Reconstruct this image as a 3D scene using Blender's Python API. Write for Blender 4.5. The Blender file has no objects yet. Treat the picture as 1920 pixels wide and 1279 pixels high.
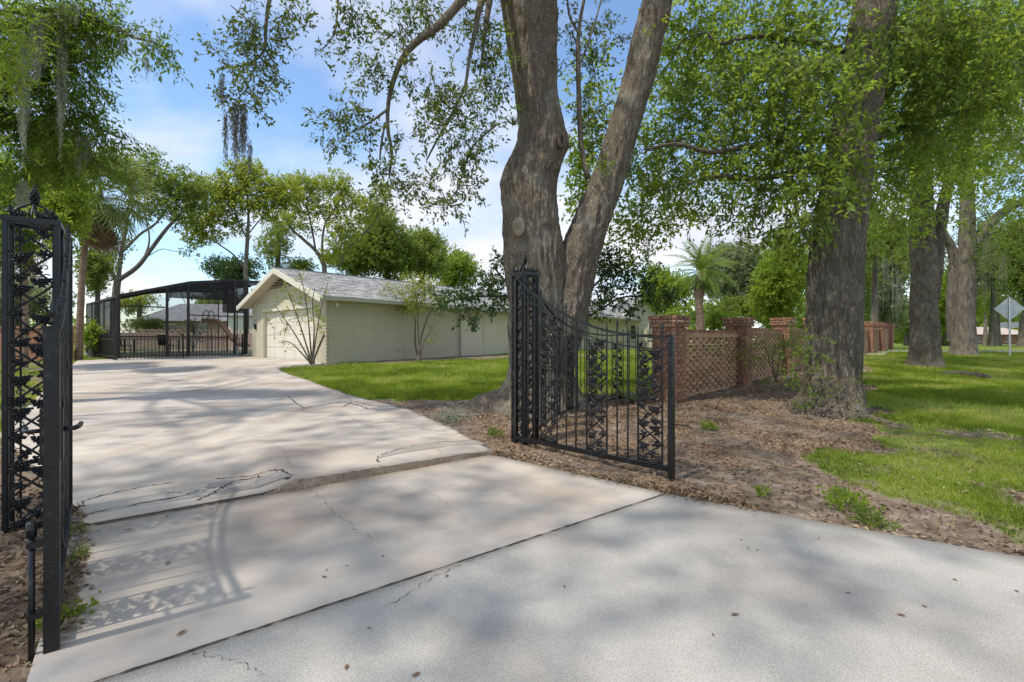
import bpy, math, random
import numpy as np
from mathutils import Vector, Matrix

# ---------------------------------------------------------------- camera, world, sun
SC = bpy.context.scene
COL = SC.collection
F, CH = 907.0, 1.3                       # focal length in photo pixels, eye height
cam = bpy.data.objects.new('camera', bpy.data.cameras.new('camera'))
COL.objects.link(cam)
cam.location = (0, 0, CH)
cam.rotation_euler = (math.radians(90), 0, 0)
cam.data.sensor_width = 36.0
cam.data.lens = F / 1920 * 36
cam.data.clip_start = 0.05
cam.data.clip_end = 3000
SC.camera = cam

SUN = Vector((-0.38, -0.27, 0.885)).normalized()
w = bpy.data.worlds.new('World'); SC.world = w; w.use_nodes = True
nt = w.node_tree; nt.nodes.clear()
def wn(t, **k):
    n = nt.nodes.new(t)
    for a, b in k.items(): setattr(n, a, b)
    return n
sky = wn('ShaderNodeTexSky', sky_type='NISHITA', sun_disc=False)
sky.sun_elevation = math.asin(SUN.z)
sky.sun_rotation = math.atan2(SUN.x, SUN.y)
sky.air_density = 1.1; sky.dust_density = 0.0; sky.ozone_density = 2.0
tc = wn('ShaderNodeTexCoord')
sep = wn('ShaderNodeSeparateXYZ'); nt.links.new(tc.outputs['Generated'], sep.inputs[0])
zz = wn('ShaderNodeMath', operation='ADD'); zz.inputs[1].default_value = 0.22
nt.links.new(sep.outputs['Z'], zz.inputs[0])
zc = wn('ShaderNodeMath', operation='MAXIMUM'); zc.inputs[1].default_value = 0.05
nt.links.new(zz.outputs[0], zc.inputs[0])
dx = wn('ShaderNodeMath', operation='DIVIDE'); dy = wn('ShaderNodeMath', operation='DIVIDE')
nt.links.new(sep.outputs['X'], dx.inputs[0]); nt.links.new(zc.outputs[0], dx.inputs[1])
nt.links.new(sep.outputs['Y'], dy.inputs[0]); nt.links.new(zc.outputs[0], dy.inputs[1])
cmb = wn('ShaderNodeCombineXYZ'); nt.links.new(dx.outputs[0], cmb.inputs[0]); nt.links.new(dy.outputs[0], cmb.inputs[1])
cmb.inputs[2].default_value = 26.42
cn = wn('ShaderNodeTexNoise'); cn.inputs['Scale'].default_value = 0.85; cn.inputs['Detail'].default_value = 9
cn.inputs['Roughness'].default_value = 0.52; cn.inputs['Distortion'].default_value = 0.25
nt.links.new(cmb.outputs[0], cn.inputs['Vector'])
cr = wn('ShaderNodeValToRGB')
cr.color_ramp.elements[0].position = 0.41; cr.color_ramp.elements[0].color = (0, 0, 0, 1)
cr.color_ramp.elements[1].position = 0.585; cr.color_ramp.elements[1].color = (1, 1, 1, 1)
nt.links.new(cn.outputs['Fac'], cr.inputs[0])
c2 = wn('ShaderNodeTexNoise'); c2.inputs['Scale'].default_value = 1.9; c2.inputs['Detail'].default_value = 6
nt.links.new(cmb.outputs[0], c2.inputs['Vector'])
cc = wn('ShaderNodeValToRGB')
cc.color_ramp.elements[0].position = 0.36; cc.color_ramp.elements[0].color = (2.75, 3.0, 3.55, 1)
cc.color_ramp.elements[1].position = 0.62; cc.color_ramp.elements[1].color = (3.75, 3.75, 3.95, 1)
nt.links.new(c2.outputs['Fac'], cc.inputs[0])
tint = wn('ShaderNodeMix', data_type='RGBA', blend_type='MULTIPLY'); tint.inputs[0].default_value = 1.0; tint.inputs[7].default_value = (.76, .80, .83, 1)
nt.links.new(sky.outputs[0], tint.inputs[6])
mx = wn('ShaderNodeMix', data_type='RGBA')
nt.links.new(cr.outputs[0], mx.inputs[0]); nt.links.new(tint.outputs[2], mx.inputs[6]); nt.links.new(cc.outputs[0], mx.inputs[7])
bg = wn('ShaderNodeBackground'); bg.inputs[1].default_value = 0.15
nt.links.new(mx.outputs[2], bg.inputs[0])
wo = wn('ShaderNodeOutputWorld'); nt.links.new(bg.outputs[0], wo.inputs[0])

sl = bpy.data.lights.new('sun', 'SUN'); sl.energy = 2.25; sl.angle = math.radians(1.3); sl.color = (1.0, 0.93, 0.82)
so = bpy.data.objects.new('sun', sl); COL.objects.link(so)
so.rotation_euler = SUN.to_track_quat('Z', 'Y').to_euler(); so.location = (-20, -8, 60)
SC.view_settings.view_transform = 'Standard'; SC.view_settings.look = 'None'
SC.view_settings.gamma = 1.0; SC.view_settings.use_curve_mapping = False
SC.view_settings.exposure = 0.93
SC.cycles.max_bounces = 7; SC.cycles.diffuse_bounces = 4; SC.cycles.transparent_max_bounces = 16
SC.cycles.use_denoising = True

# ---------------------------------------------------------------- helpers
_rs = np.random.RandomState(7)
_LAT = _rs.rand(32, 32, 32)
def noise3(p):
    """smooth value noise in 0..1 for an (n,3) array"""
    p = np.asarray(p, float); i = np.floor(p).astype(int); f = p - i; f = f * f * (3 - 2 * f)
    out = 0
    for a in (0, 1):
        for b in (0, 1):
            for c in (0, 1):
                wgt = (f[:, 0] if a else 1 - f[:, 0]) * (f[:, 1] if b else 1 - f[:, 1]) * (f[:, 2] if c else 1 - f[:, 2])
                out = out + wgt * _LAT[(i[:, 0] + a) & 31, (i[:, 1] + b) & 31, (i[:, 2] + c) & 31]
    return out
def fbm(p, oct=4):
    s = 0; a = .5; t = 0; p = np.asarray(p, float)
    for k in range(oct):
        s = s + a * noise3(p * 2 ** k + 11.3 * k); t += a; a *= .5
    return s / t
GY = np.array([-60, 5.5, 9, 12, 15, 18, 24, 30, 40, 1500.])
GZ = np.array([0, 0, .08, .18, .32, .47, .60, .72, .76, .78])
def gz(y):
    y = np.asarray(y, float)
    return (np.interp(y - .9, GY, GZ) + np.interp(y, GY, GZ) + np.interp(y + .9, GY, GZ)) / 3
def gnd(px, py):
    """world ground point seen at a photo pixel"""
    lo, hi = .6, 300.
    for _ in range(60):
        m = (lo + hi) / 2
        if (CH - float(gz(m))) * F / m > py - 639.5: lo = m
        else: hi = m
    return Vector(((px - 960) / F * lo, lo, float(gz(lo))))
def at(px, py, d):
    return Vector(((px - 960) / F * d, d, CH - (py - 639.5) / F * d))

def link(o, parent=None):
    COL.objects.link(o)
    if parent is not None: o.parent = parent
    return o
def tag(o, label=None, cat=None, group=None, kind=None):
    if label: o['label'] = label
    if cat: o['category'] = cat
    if group: o['group'] = group
    if kind: o['kind'] = kind
    return o
def thing(name, label, cat, loc=(0, 0, 0), rz=0.0, group=None):
    o = bpy.data.objects.new(name, None); COL.objects.link(o)
    o.empty_display_size = .1
    o.location = loc; o.rotation_euler = (0, 0, rz)
    return tag(o, label, cat, group)
def npmesh(name, V, Fc, mat, smooth=False, attr=None):
    V = np.asarray(V, np.float32).reshape(-1, 3); Fc = np.asarray(Fc, np.int32)
    me = bpy.data.meshes.new(name); n, k = Fc.shape
    me.vertices.add(len(V)); me.vertices.foreach_set('co', V.ravel())
    me.loops.add(n * k); me.loops.foreach_set('vertex_index', Fc.ravel())
    me.polygons.add(n); me.polygons.foreach_set('loop_start', np.arange(0, n * k, k, dtype=np.int32))
    me.polygons.foreach_set('loop_total', np.full(n, k, np.int32))
    if smooth: me.polygons.foreach_set('use_smooth', np.ones(n, bool))
    if attr:
        for an, av in attr.items():
            a = me.attributes.new(an, 'FLOAT', 'POINT'); a.data.foreach_set('value', np.asarray(av, np.float32))
    me.materials.append(mat); me.update(calc_edges=True)
    return me
def put(name, me, parent=None, loc=(0, 0, 0), rot=(0, 0, 0), scale=None):
    o = bpy.data.objects.new(name, me); link(o, parent); o.location = loc; o.rotation_euler = rot
    if scale is not None: o.scale = scale if hasattr(scale, '__len__') else (scale,) * 3
    return o

class MB:
    """collects shapes into one mesh"""
    def __init__(s): s.v = []; s.f = []; s.n = 0
    def add(s, V, Fc):
        V = np.asarray(V, float).reshape(-1, 3); s.v.append(V)
        s.f += [tuple(int(i) + s.n for i in q) for q in Fc]; s.n += len(V); return s
    def box(s, x0, x1, y0, y1, z0, z1, M=None):
        V = np.array([[x, y, z] for z in (z0, z1) for y in (y0, y1) for x in (x0, x1)], float)
        if M is not None: V = np.array([M @ Vector(v) for v in V])
        return s.add(V, [(0, 2, 3, 1), (4, 5, 7, 6), (0, 1, 5, 4), (2, 6, 7, 3), (0, 4, 6, 2), (1, 3, 7, 5)])
    def bar(s, a, b, wd, dp=None, up=(0, 0, 1)):
        a, b = Vector(a), Vector(b); d = (b - a); L = d.length; d.normalize(); u = Vector(up)
        if abs(d.dot(u)) > .98: u = Vector((1, 0, 0))
        x = d.cross(u).normalized(); z = x.cross(d); dp = dp or wd
        M = Matrix((x, d, z)).transposed().to_4x4(); M.translation = a
        return s.box(-wd / 2, wd / 2, 0, L, -dp / 2, dp / 2, M)
    def prism(s, poly, z0, z1):
        n = len(poly); V = [(p[0], p[1], z0) for p in poly] + [(p[0], p[1], z1) for p in poly]
        return s.add(V, [tuple(range(n - 1, -1, -1)), tuple(range(n, 2 * n))] + [(i, (i + 1) % n, n + (i + 1) % n, n + i) for i in range(n)])
    def tube(s, path, rad, seg=6, caps=True):
        V, Fc = tube_np(path, rad, seg); s.add(V, Fc)
        n = len(path)
        if caps: s.f += [tuple(s.n - n * seg + i for i in range(seg))[::-1], tuple(s.n - seg + i for i in range(seg))]
        return s
    def lathe(s, prof, seg=10, M=None):
        V = []; Fc = []
        for r, z in prof:
            for i in range(seg): V.append((r * math.cos(6.28318 * i / seg), r * math.sin(6.28318 * i / seg), z))
        for j in range(len(prof) - 1):
            for i in range(seg): Fc.append((j * seg + i, j * seg + (i + 1) % seg, (j + 1) * seg + (i + 1) % seg, (j + 1) * seg + i))
        Fc.append(tuple(range(seg))[::-1]); Fc.append(tuple((len(prof) - 1) * seg + i for i in range(seg)))
        if M is not None: V = [M @ Vector(v) for v in V]
        return s.add([tuple(v) for v in V], Fc)
    def ball(s, c, r, sq=(1, 1, 1)):
        return s.add(_ICO * r * np.array(sq) + np.array(c), _ICOF)
    def mesh(s, name, mat, smooth=False):
        me = bpy.data.meshes.new(name); V = np.concatenate(s.v)
        me.from_pydata([tuple(v) for v in V.tolist()], [], s.f)
        me.materials.append(mat)
        if smooth: me.polygons.foreach_set('use_smooth', np.ones(len(me.polygons), bool))
        me.update(); return me
    def put(s, name, mat, parent=None, loc=(0, 0, 0), rot=(0, 0, 0), smooth=False):
        return put(name, s.mesh(name, mat, smooth), parent, loc, rot)
_t = (1 + 5 ** .5) / 2
_ICO = np.array([(-1, _t, 0), (1, _t, 0), (-1, -_t, 0), (1, -_t, 0), (0, -1, _t), (0, 1, _t), (0, -1, -_t), (0, 1, -_t), (_t, 0, -1), (_t, 0, 1), (-_t, 0, -1), (-_t, 0, 1)]) / math.sqrt(1 + _t * _t)
_ICOF = [(0, 11, 5), (0, 5, 1), (0, 1, 7), (0, 7, 10), (0, 10, 11), (1, 5, 9), (5, 11, 4), (11, 10, 2), (10, 7, 6), (7, 1, 8), (3, 9, 4), (3, 4, 2), (3, 2, 6), (3, 6, 8), (3, 8, 9), (4, 9, 5), (2, 4, 11), (6, 2, 10), (8, 6, 7), (9, 8, 1)]
def tube_np(path, rad, seg):
    P = np.asarray([tuple(p) for p in path], float); n = len(P)
    rad = np.full(n, rad, float) if np.isscalar(rad) else np.asarray(rad, float)
    T = np.gradient(P, axis=0); T /= np.linalg.norm(T, axis=1)[:, None] + 1e-9
    ref = np.array([1., 0, 0]) if abs(T[0][0]) < .8 else np.array([0, 1., 0])
    N = np.zeros_like(P); x = np.cross(T[0], ref); x /= np.linalg.norm(x)
    for i in range(n):
        x = x - T[i] * np.dot(x, T[i]); x /= np.linalg.norm(x) + 1e-9; N[i] = x
    B = np.cross(T, N); a = np.arange(seg) * 2 * np.pi / seg
    V = P[:, None] + rad[:, None, None] * (np.cos(a)[None, :, None] * N[:, None] + np.sin(a)[None, :, None] * B[:, None])
    i = np.arange(n - 1)[:, None] * seg; j = np.arange(seg)[None]
    Fc = np.stack([i + j, i + (j + 1) % seg, i + seg + (j + 1) % seg, i + seg + j], -1).reshape(-1, 4)
    return V.reshape(-1, 3), Fc
def resample(path, n):
    """Catmull-Rom through control rows (any width)"""
    P = np.asarray([tuple(p) for p in path], float); m = len(P)
    Q = np.vstack([2 * P[0] - P[1], P, 2 * P[-1] - P[-2]]); out = []
    for t in np.linspace(0, m - 1, n):
        i = min(int(t), m - 2); f = t - i; a, b, c, d = Q[i], Q[i + 1], Q[i + 2], Q[i + 3]
        out.append(.5 * (2 * b + (c - a) * f + (2 * a - 5 * b + 4 * c - d) * f * f + (3 * b - a - 3 * c + d) * f ** 3))
    return np.array(out)

# ---------------------------------------------------------------- materials
def newmat(name):
    m = bpy.data.materials.new(name); m.use_nodes = True; t = m.node_tree; t.nodes.clear()
    o = t.nodes.new('ShaderNodeOutputMaterial'); return m, t, o
def pm(name, ramp, scale=3.0, rough=.85, bump=0.0, bscale=None, stretch=(1, 1, 1), detail=6, spec=.3, metal=0.0, dist=.02,
       speck=None, coord='Object', over=None, each=0.0):
    """principled material: ramp of (pos, rgb) over noise; speck=(scale, amount) adds fine value grain; over=(scale, lo, hi, rgb, amount) a second stain"""
    m, t, o = newmat(name); L = t.links.new; N = t.nodes.new
    tcn = N('ShaderNodeTexCoord'); mp = N('ShaderNodeMapping'); mp.inputs['Scale'].default_value = stretch
    L(tcn.outputs[coord], mp.inputs[0])
    nz = N('ShaderNodeTexNoise'); nz.inputs['Scale'].default_value = scale; nz.inputs['Detail'].default_value = detail; nz.inputs['Roughness'].default_value = .62
    L(mp.outputs[0], nz.inputs['Vector'])
    rp = N('ShaderNodeValToRGB'); e = rp.color_ramp.elements
    e[0].position, e[0].color = ramp[0][0], (*ramp[0][1], 1)
    e[1].position, e[1].color = ramp[-1][0], (*ramp[-1][1], 1)
    for p, c in ramp[1:-1]:
        q = e.new(p); q.color = (*c, 1)
    L(nz.outputs['Fac'], rp.inputs[0]); c = rp.outputs[0]
    if over:
        n2 = N('ShaderNodeTexNoise'); n2.inputs['Scale'].default_value = over[0]; n2.inputs['Detail'].default_value = 5; L(mp.outputs[0], n2.inputs['Vector'])
        mr = N('ShaderNodeMapRange'); mr.inputs[1].default_value = over[1]; mr.inputs[2].default_value = over[2]; mr.inputs[4].default_value = over[4]; L(n2.outputs['Fac'], mr.inputs[0])
        mm = N('ShaderNodeMix'); mm.data_type = 'RGBA'; L(mr.outputs[0], mm.inputs[0]); L(c, mm.inputs[6]); mm.inputs[7].default_value = (*over[3], 1); c = mm.outputs[2]
    if speck:
        n3 = N('ShaderNodeTexNoise'); n3.inputs['Scale'].default_value = speck[0]; n3.inputs['Detail'].default_value = 2; L(tcn.outputs[coord], n3.inputs['Vector'])
        mr = N('ShaderNodeMapRange'); mr.inputs[1].default_value = .3; mr.inputs[2].default_value = .7; mr.inputs[3].default_value = 1 - speck[1]; mr.inputs[4].default_value = 1 + speck[1]; L(n3.outputs['Fac'], mr.inputs[0])
        mm = N('ShaderNodeMix'); mm.data_type = 'RGBA'; mm.blend_type = 'MULTIPLY'; mm.inputs[0].default_value = 1; L(c, mm.inputs[6]); L(mr.outputs[0], mm.inputs[7]); c = mm.outputs[2]
    if each:      # every brick its own tone
        oi = N('ShaderNodeObjectInfo'); mr = N('ShaderNodeMapRange'); mr.inputs[3].default_value = 1 - each; mr.inputs[4].default_value = 1 + each; L(oi.outputs['Random'], mr.inputs[0])
        mm = N('ShaderNodeMix'); mm.data_type = 'RGBA'; mm.blend_type = 'MULTIPLY'; mm.inputs[0].default_value = 1; L(c, mm.inputs[6]); L(mr.outputs[0], mm.inputs[7]); c = mm.outputs[2]
    b = N('ShaderNodeBsdfPrincipled'); L(c, b.inputs['Base Color']); b.inputs['Roughness'].default_value = rough
    b.inputs['Specular IOR Level'].default_value = spec; b.inputs['Metallic'].default_value = metal
    if bump:
        n4 = N('ShaderNodeTexNoise'); n4.inputs['Scale'].default_value = bscale or scale * 4; n4.inputs['Detail'].default_value = 5; L(mp.outputs[0], n4.inputs['Vector'])
        bp = N('ShaderNodeBump'); bp.inputs['Strength'].default_value = bump; bp.inputs['Distance'].default_value = dist
        L(n4.outputs['Fac'], bp.inputs['Height']); L(bp.outputs[0], b.inputs['Normal'])
    L(b.outputs[0], o.inputs[0]); return m
def leafmat(name, cols, trans, tr=.4, rough=.5, spec=.3):
    """leaf colour by the per-leaf attribute rnd, with light passing through"""
    m, t, o = newmat(name); L = t.links.new; N = t.nodes.new
    at_ = N('ShaderNodeAttribute'); at_.attribute_name = 'rnd'
    rp = N('ShaderNodeValToRGB'); e = rp.color_ramp.elements; n = len(cols)
    e[0].position, e[0].color = 0, (*cols[0], 1); e[1].position, e[1].color = 1, (*cols[-1], 1)
    for i, c in enumerate(cols[1:-1]):
        q = e.new((i + 1) / (n - 1)); q.color = (*c, 1)
    L(at_.outputs['Fac'], rp.inputs[0])
    b = N('ShaderNodeBsdfPrincipled'); L(rp.outputs[0], b.inputs['Base Color']); b.inputs['Roughness'].default_value = rough; b.inputs['Specular IOR Level'].default_value = spec
    tl = N('ShaderNodeBsdfTranslucent'); mm = N('ShaderNodeMix'); mm.data_type = 'RGBA'; mm.inputs[0].default_value = .6
    L(rp.outputs[0], mm.inputs[6]); mm.inputs[7].default_value = (*trans, 1); L(mm.outputs[2], tl.inputs[0])
    ms = N('ShaderNodeMixShader'); ms.inputs[0].default_value = tr; L(b.outputs[0], ms.inputs[1]); L(tl.outputs[0], ms.inputs[2]); L(ms.outputs[0], o.inputs[0])
    return m
def screenmat(name, dens, col=(.03, .03, .032)):
    m, t, o = newmat(name); L = t.links.new; N = t.nodes.new
    tcn = N('ShaderNodeTexCoord'); nz = N('ShaderNodeTexNoise'); nz.inputs['Scale'].default_value = 1.3; L(tcn.outputs['Object'], nz.inputs['Vector'])
    mr = N('ShaderNodeMapRange'); mr.inputs[3].default_value = dens - .06; mr.inputs[4].default_value = min(1, dens + .06); L(nz.outputs['Fac'], mr.inputs[0])
    tr_ = N('ShaderNodeBsdfTransparent'); d = N('ShaderNodeBsdfDiffuse'); d.inputs[0].default_value = (*col, 1)
    ms = N('ShaderNodeMixShader'); L(mr.outputs[0], ms.inputs[0]); L(tr_.outputs[0], ms.inputs[1]); L(d.outputs[0], ms.inputs[2]); L(ms.outputs[0], o.inputs[0])
    return m
M = {}
M['concrete'] = pm('concrete', [(.3, (.36, .312, .265)), (.5, (.475, .42, .36)), (.7, (.54, .485, .42))], 1.3, .9, .12, 60, speck=(150, .12), dist=.004, over=(.7, .46, .66, (.31, .245, .195), .7), detail=9)
M['concrete_b'] = pm('concrete_b', [(.3, (.36, .32, .28)), (.5, (.455, .41, .362)), (.7, (.51, .465, .41))], .8, .9, .12, 60, speck=(150, .10), dist=.004, over=(.6, .44, .64, (.30, .24, .195), .7), detail=9)
M['concrete_grey'] = pm('concrete_grey', [(.3, (.25, .225, .20)), (.7, (.35, .315, .28))], 2.5, .9, .3, 60, speck=(150, .2), dist=.006)
M['aggregate'] = pm('aggregate', [(.3, (.35, .33, .30)), (.7, (.435, .412, .378))], .7, .92, .08, 90, speck=(210, .34), dist=.004, over=(.9, .46, .68, (.25, .225, .20), .8), detail=9)
M['slab_edge'] = pm('slab_edge', [(.3, (.24, .17, .11)), (.5, (.36, .275, .19)), (.7, (.46, .39, .30))], 9, .95, .8, 50, speck=(120, .4))
M['crack'] = pm('crack', [(.3, (.035, .03, .025)), (.7, (.09, .075, .06))], 20, 1.0)
M['deck'] = pm('deck', [(.3, (.42, .39, .35)), (.7, (.52, .49, .45))], 1.2, .9)
M['asphalt'] = pm('asphalt', [(.3, (.30, .30, .31)), (.7, (.38, .38, .39))], 1.5, .9, speck=(80, .2))
M['iron'] = pm('iron', [(.3, (.005, .005, .0055)), (.60, (.010, .010, .011)), (.70, (.05, .048, .046)), (.8, (.09, .075, .06))], 18, .34, .6, 60, spec=.45, dist=.004, speck=(40, .3))
M['cream_brick'] = pm('cream_brick', [(.3, (.50, .455, .335)), (.7, (.58, .53, .40))], 5, .7, .3, 40, speck=(9, .08), dist=.005)
M['cream'] = pm('cream', [(.3, (.52, .48, .355)), (.7, (.60, .56, .42))], 1.4, .7, .1, 30)
M['door_paint'] = pm('door_paint', [(.3, (.70, .66, .56)), (.7, (.75, .71, .61))], 1.4, .55)
M['trim'] = pm('trim', [(.3, (.66, .63, .53)), (.7, (.74, .71, .62))], 2.4, .6)
M['gutter'] = pm('gutter', [(.3, (.36, .36, .27)), (.7, (.42, .42, .32))], 3, .5)
M['shingle'] = pm('shingle', [(.34, (.20, .197, .19)), (.5, (.30, .296, .288)), (.66, (.42, .415, .405))], 5.5, .95, .6, 25, stretch=(1, 2.2, 1), speck=(22, .3))
M['shingle_far'] = pm('shingle_far', [(.34, (.15, .155, .165)), (.66, (.28, .285, .30))], 3.5, .95, speck=(12, .25))
M['dark'] = pm('dark', [(.3, (.012, .012, .012)), (.7, (.022, .022, .022))], 5, .7)
M['glass'] = pm('glass', [(.3, (.02, .03, .03)), (.7, (.05, .06, .055))], 2, .08, spec=.8)
M['bronze'] = pm('bronze', [(.3, (.022, .02, .018)), (.7, (.04, .036, .032))], 5, .5)
M['brick'] = pm('brick', [(.28, (.18, .085, .052)), (.5, (.29, .145, .09)), (.72, (.40, .225, .145))], 6.5, .9, .5, 45, speck=(14, .35), each=.28, dist=.006)
M['brick_tan'] = pm('brick_tan', [(.28, (.27, .155, .092)), (.5, (.38, .23, .14)), (.72, (.46, .30, .195))], 5.5, .9, .5, 45, speck=(14, .3), each=.25, dist=.006)
M['mortar'] = pm('mortar', [(.3, (.24, .20, .165)), (.7, (.34, .29, .24))], 6, .95, .3, 50)
M['lit_core_paint'] = pm('lit_core_paint', [(.3, (.42, .30, .23)), (.7, (.55, .42, .34))], 6, .9)
M['block'] = pm('block', [(.3, (.36, .27, .22)), (.7, (.46, .36, .30))], 2.5, .9, speck=(6, .15))
M['steel'] = pm('steel', [(.3, (.5, .5, .5)), (.7, (.62, .62, .62))], 4, .3, metal=.8)
M['sign_metal'] = pm('sign_metal', [(.3, (.42, .43, .43)), (.7, (.52, .53, .53))], 3, .45, metal=.3, spec=.4)
M['slide'] = pm('slide', [(.3, (.42, .24, .15)), (.7, (.55, .34, .22))], 2, .5)
M['white'] = pm('white', [(.3, (.72, .71, .69)), (.7, (.8, .79, .77))], 2, .6)
def barkmat(name, dark, mid, light, lichen, sc=1.0):
    m, t, o = newmat(name); L = t.links.new; N = t.nodes.new
    tcn = N('ShaderNodeTexCoord'); mp = N('ShaderNodeMapping'); mp.inputs['Scale'].default_value = (1, 1, .24); L(tcn.outputs['Object'], mp.inputs[0])
    mp.inputs['Scale'].default_value = (1, 1, .2)
    def ridged(s, hi):
        q = N('ShaderNodeTexNoise'); q.inputs['Scale'].default_value = s * sc; q.inputs['Detail'].default_value = 3; q.inputs['Roughness'].default_value = .55; q.inputs['Distortion'].default_value = .35; L(mp.outputs[0], q.inputs['Vector'])
        a = N('ShaderNodeMath'); a.operation = 'SUBTRACT'; a.inputs[1].default_value = .5; L(q.outputs['Fac'], a.inputs[0])
        c = N('ShaderNodeMath'); c.operation = 'ABSOLUTE'; L(a.outputs[0], c.inputs[0])
        d_ = N('ShaderNodeMapRange'); d_.inputs[1].default_value = 0; d_.inputs[2].default_value = hi; d_.inputs[3].default_value = .22; L(c.outputs[0], d_.inputs[0]); return d_.outputs[0]
    r1 = ridged(15, .15); r2 = ridged(32, .10)
    fm = N('ShaderNodeMath'); fm.operation = 'MULTIPLY'; L(r1, fm.inputs[0]); L(r2, fm.inputs[1])
    nz = N('ShaderNodeTexNoise'); nz.inputs['Scale'].default_value = 55 * sc; nz.inputs['Detail'].default_value = 8; nz.inputs['Roughness'].default_value = .7
    mp2 = N('ShaderNodeMapping'); mp2.inputs['Scale'].default_value = (1, 1, .4); L(tcn.outputs['Object'], mp2.inputs[0]); L(mp2.outputs[0], nz.inputs['Vector'])
    ht = N('ShaderNodeMath'); ht.operation = 'MULTIPLY'; L(fm.outputs[0], ht.inputs[0]); L(nz.outputs['Fac'], ht.inputs[1])
    rp = N('ShaderNodeValToRGB'); e = rp.color_ramp.elements; e[0].position, e[0].color = .02, (*dark, 1); e[1].position, e[1].color = .62, (*light, 1); q = e.new(.34); q.color = (*mid, 1); L(ht.outputs[0], rp.inputs[0])
    n2 = N('ShaderNodeTexNoise'); n2.inputs['Scale'].default_value = 1.5; n2.inputs['Detail'].default_value = 9; n2.inputs['Roughness'].default_value = .7; L(tcn.outputs['Object'], n2.inputs['Vector'])
    mr = N('ShaderNodeMapRange'); mr.inputs[1].default_value = .5; mr.inputs[2].default_value = .68; mr.inputs[4].default_value = .65; L(n2.outputs['Fac'], mr.inputs[0])
    mm = N('ShaderNodeMix'); mm.data_type = 'RGBA'; L(mr.outputs[0], mm.inputs[0]); L(rp.outputs[0], mm.inputs[6]); mm.inputs[7].default_value = (*lichen, 1)
    b = N('ShaderNodeBsdfPrincipled'); L(mm.outputs[2], b.inputs['Base Color']); b.inputs['Roughness'].default_value = .95; b.inputs['Specular IOR Level'].default_value = .12
    bp = N('ShaderNodeBump'); bp.inputs['Strength'].default_value = 1.0; bp.inputs['Distance'].default_value = .06; L(ht.outputs[0], bp.inputs['Height']); L(bp.outputs[0], b.inputs['Normal'])
    L(b.outputs[0], o.inputs[0]); return m
M['bark'] = barkmat('bark', (.11, .086, .064), (.33, .275, .21), (.50, .44, .345), (.39, .37, .30))
M['bark_dark'] = barkmat('bark_dark', (.09, .072, .054), (.28, .235, .178), (.46, .405, .32), (.35, .335, .27), 1.1)
M['bark_grey'] = pm('bark_grey', [(.30, (.07, .058, .046)), (.7, (.21, .18, .145))], 9, .95, .8, 15, stretch=(1, 1, .3), dist=.05)
M['bark_palm'] = pm('bark_palm', [(.30, (.16, .11, .075)), (.7, (.33, .24, .17))], 4, .95, .8, 9, stretch=(.6, .6, 4), dist=.04)
M['twig'] = pm('twig', [(.3, (.06, .05, .04)), (.7, (.15, .13, .105))], 8, .95)
M['scar'] = pm('scar', [(.3, (.20, .16, .11)), (.7, (.38, .32, .23))], 9, .9, .5, 30)
M['moss'] = leafmat('moss', [(.22, .23, .17), (.33, .34, .26), (.44, .45, .36)], (.42, .43, .32), .35, .9, .05)
M['moss_brown'] = leafmat('moss_brown', [(.11, .105, .08), (.18, .17, .135), (.26, .25, .20)], (.22, .21, .15), .25, .9, .05)
M['leaf_oak'] = leafmat('leaf_oak', [(.042, .08, .014), (.08, .14, .022), (.135, .205, .032), (.21, .275, .05)], (.40, .58, .05), .56)
M['leaf_hang_backlit'] = leafmat('leaf_hang_backlit', [(.035, .055, .015), (.065, .095, .025), (.11, .145, .035), (.18, .21, .05)], (.30, .38, .05), .45)  # darker oak leaf; the backlit silhouette is put into its colour
M['leaf_oak_cool'] = leafmat('leaf_oak_cool', [(.050, .088, .018), (.095, .155, .028), (.16, .232, .042), (.245, .305, .065)], (.45, .61, .06), .56)
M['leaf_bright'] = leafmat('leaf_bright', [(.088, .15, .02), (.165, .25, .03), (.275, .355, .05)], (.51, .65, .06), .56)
M['leaf_yellow'] = leafmat('leaf_yellow', [(.14, .20, .03), (.24, .31, .04), (.34, .39, .06), (.43, .42, .07)], (.48, .54, .07), .5)
M['leaf_pale'] = leafmat('leaf_pale', [(.12, .15, .07), (.20, .235, .11), (.30, .33, .17)], (.34, .40, .15), .45)
M['leaf_mid'] = leafmat('leaf_mid', [(.06, .10, .022), (.11, .165, .035), (.18, .235, .055)], (.42, .54, .07), .54)
M['leaf_dark'] = leafmat('leaf_dark', [(.018, .042, .012), (.035, .075, .018), (.06, .115, .03)], (.14, .25, .03), .3, .35, .5)
M['palm_leaf'] = leafmat('palm_leaf', [(.12, .16, .05), (.20, .24, .08), (.29, .33, .12)], (.38, .45, .12), .42)
M['palm_green'] = leafmat('palm_green', [(.09, .17, .03), (.14, .23, .04), (.2, .29, .05)], (.34, .44, .06), .4)
M['palm_dead'] = leafmat('palm_dead', [(.16, .10, .06), (.24, .16, .10), (.32, .23, .15)], (.3, .2, .12), .3, .8)
M['grass'] = leafmat('grass', [(.075, .115, .014), (.165, .225, .02), (.27, .33, .035), (.38, .39, .09), (.45, .40, .18)], (.42, .54, .04), .48, .6, .2)
M['litter'] = leafmat('litter', [(.12, .084, .052), (.235, .168, .105), (.35, .265, .175), (.50, .41, .30)], (.28, .16, .09), .18, .75, .15)
M['fallen'] = leafmat('fallen', [(.14, .07, .03), (.24, .13, .06)], (.2, .1, .05), .1, .7)
M['fallen_yellow'] = leafmat('fallen_yellow', [(.5, .34, .05), (.55, .38, .06)], (.4, .3, .05), .2, .7)
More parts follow.
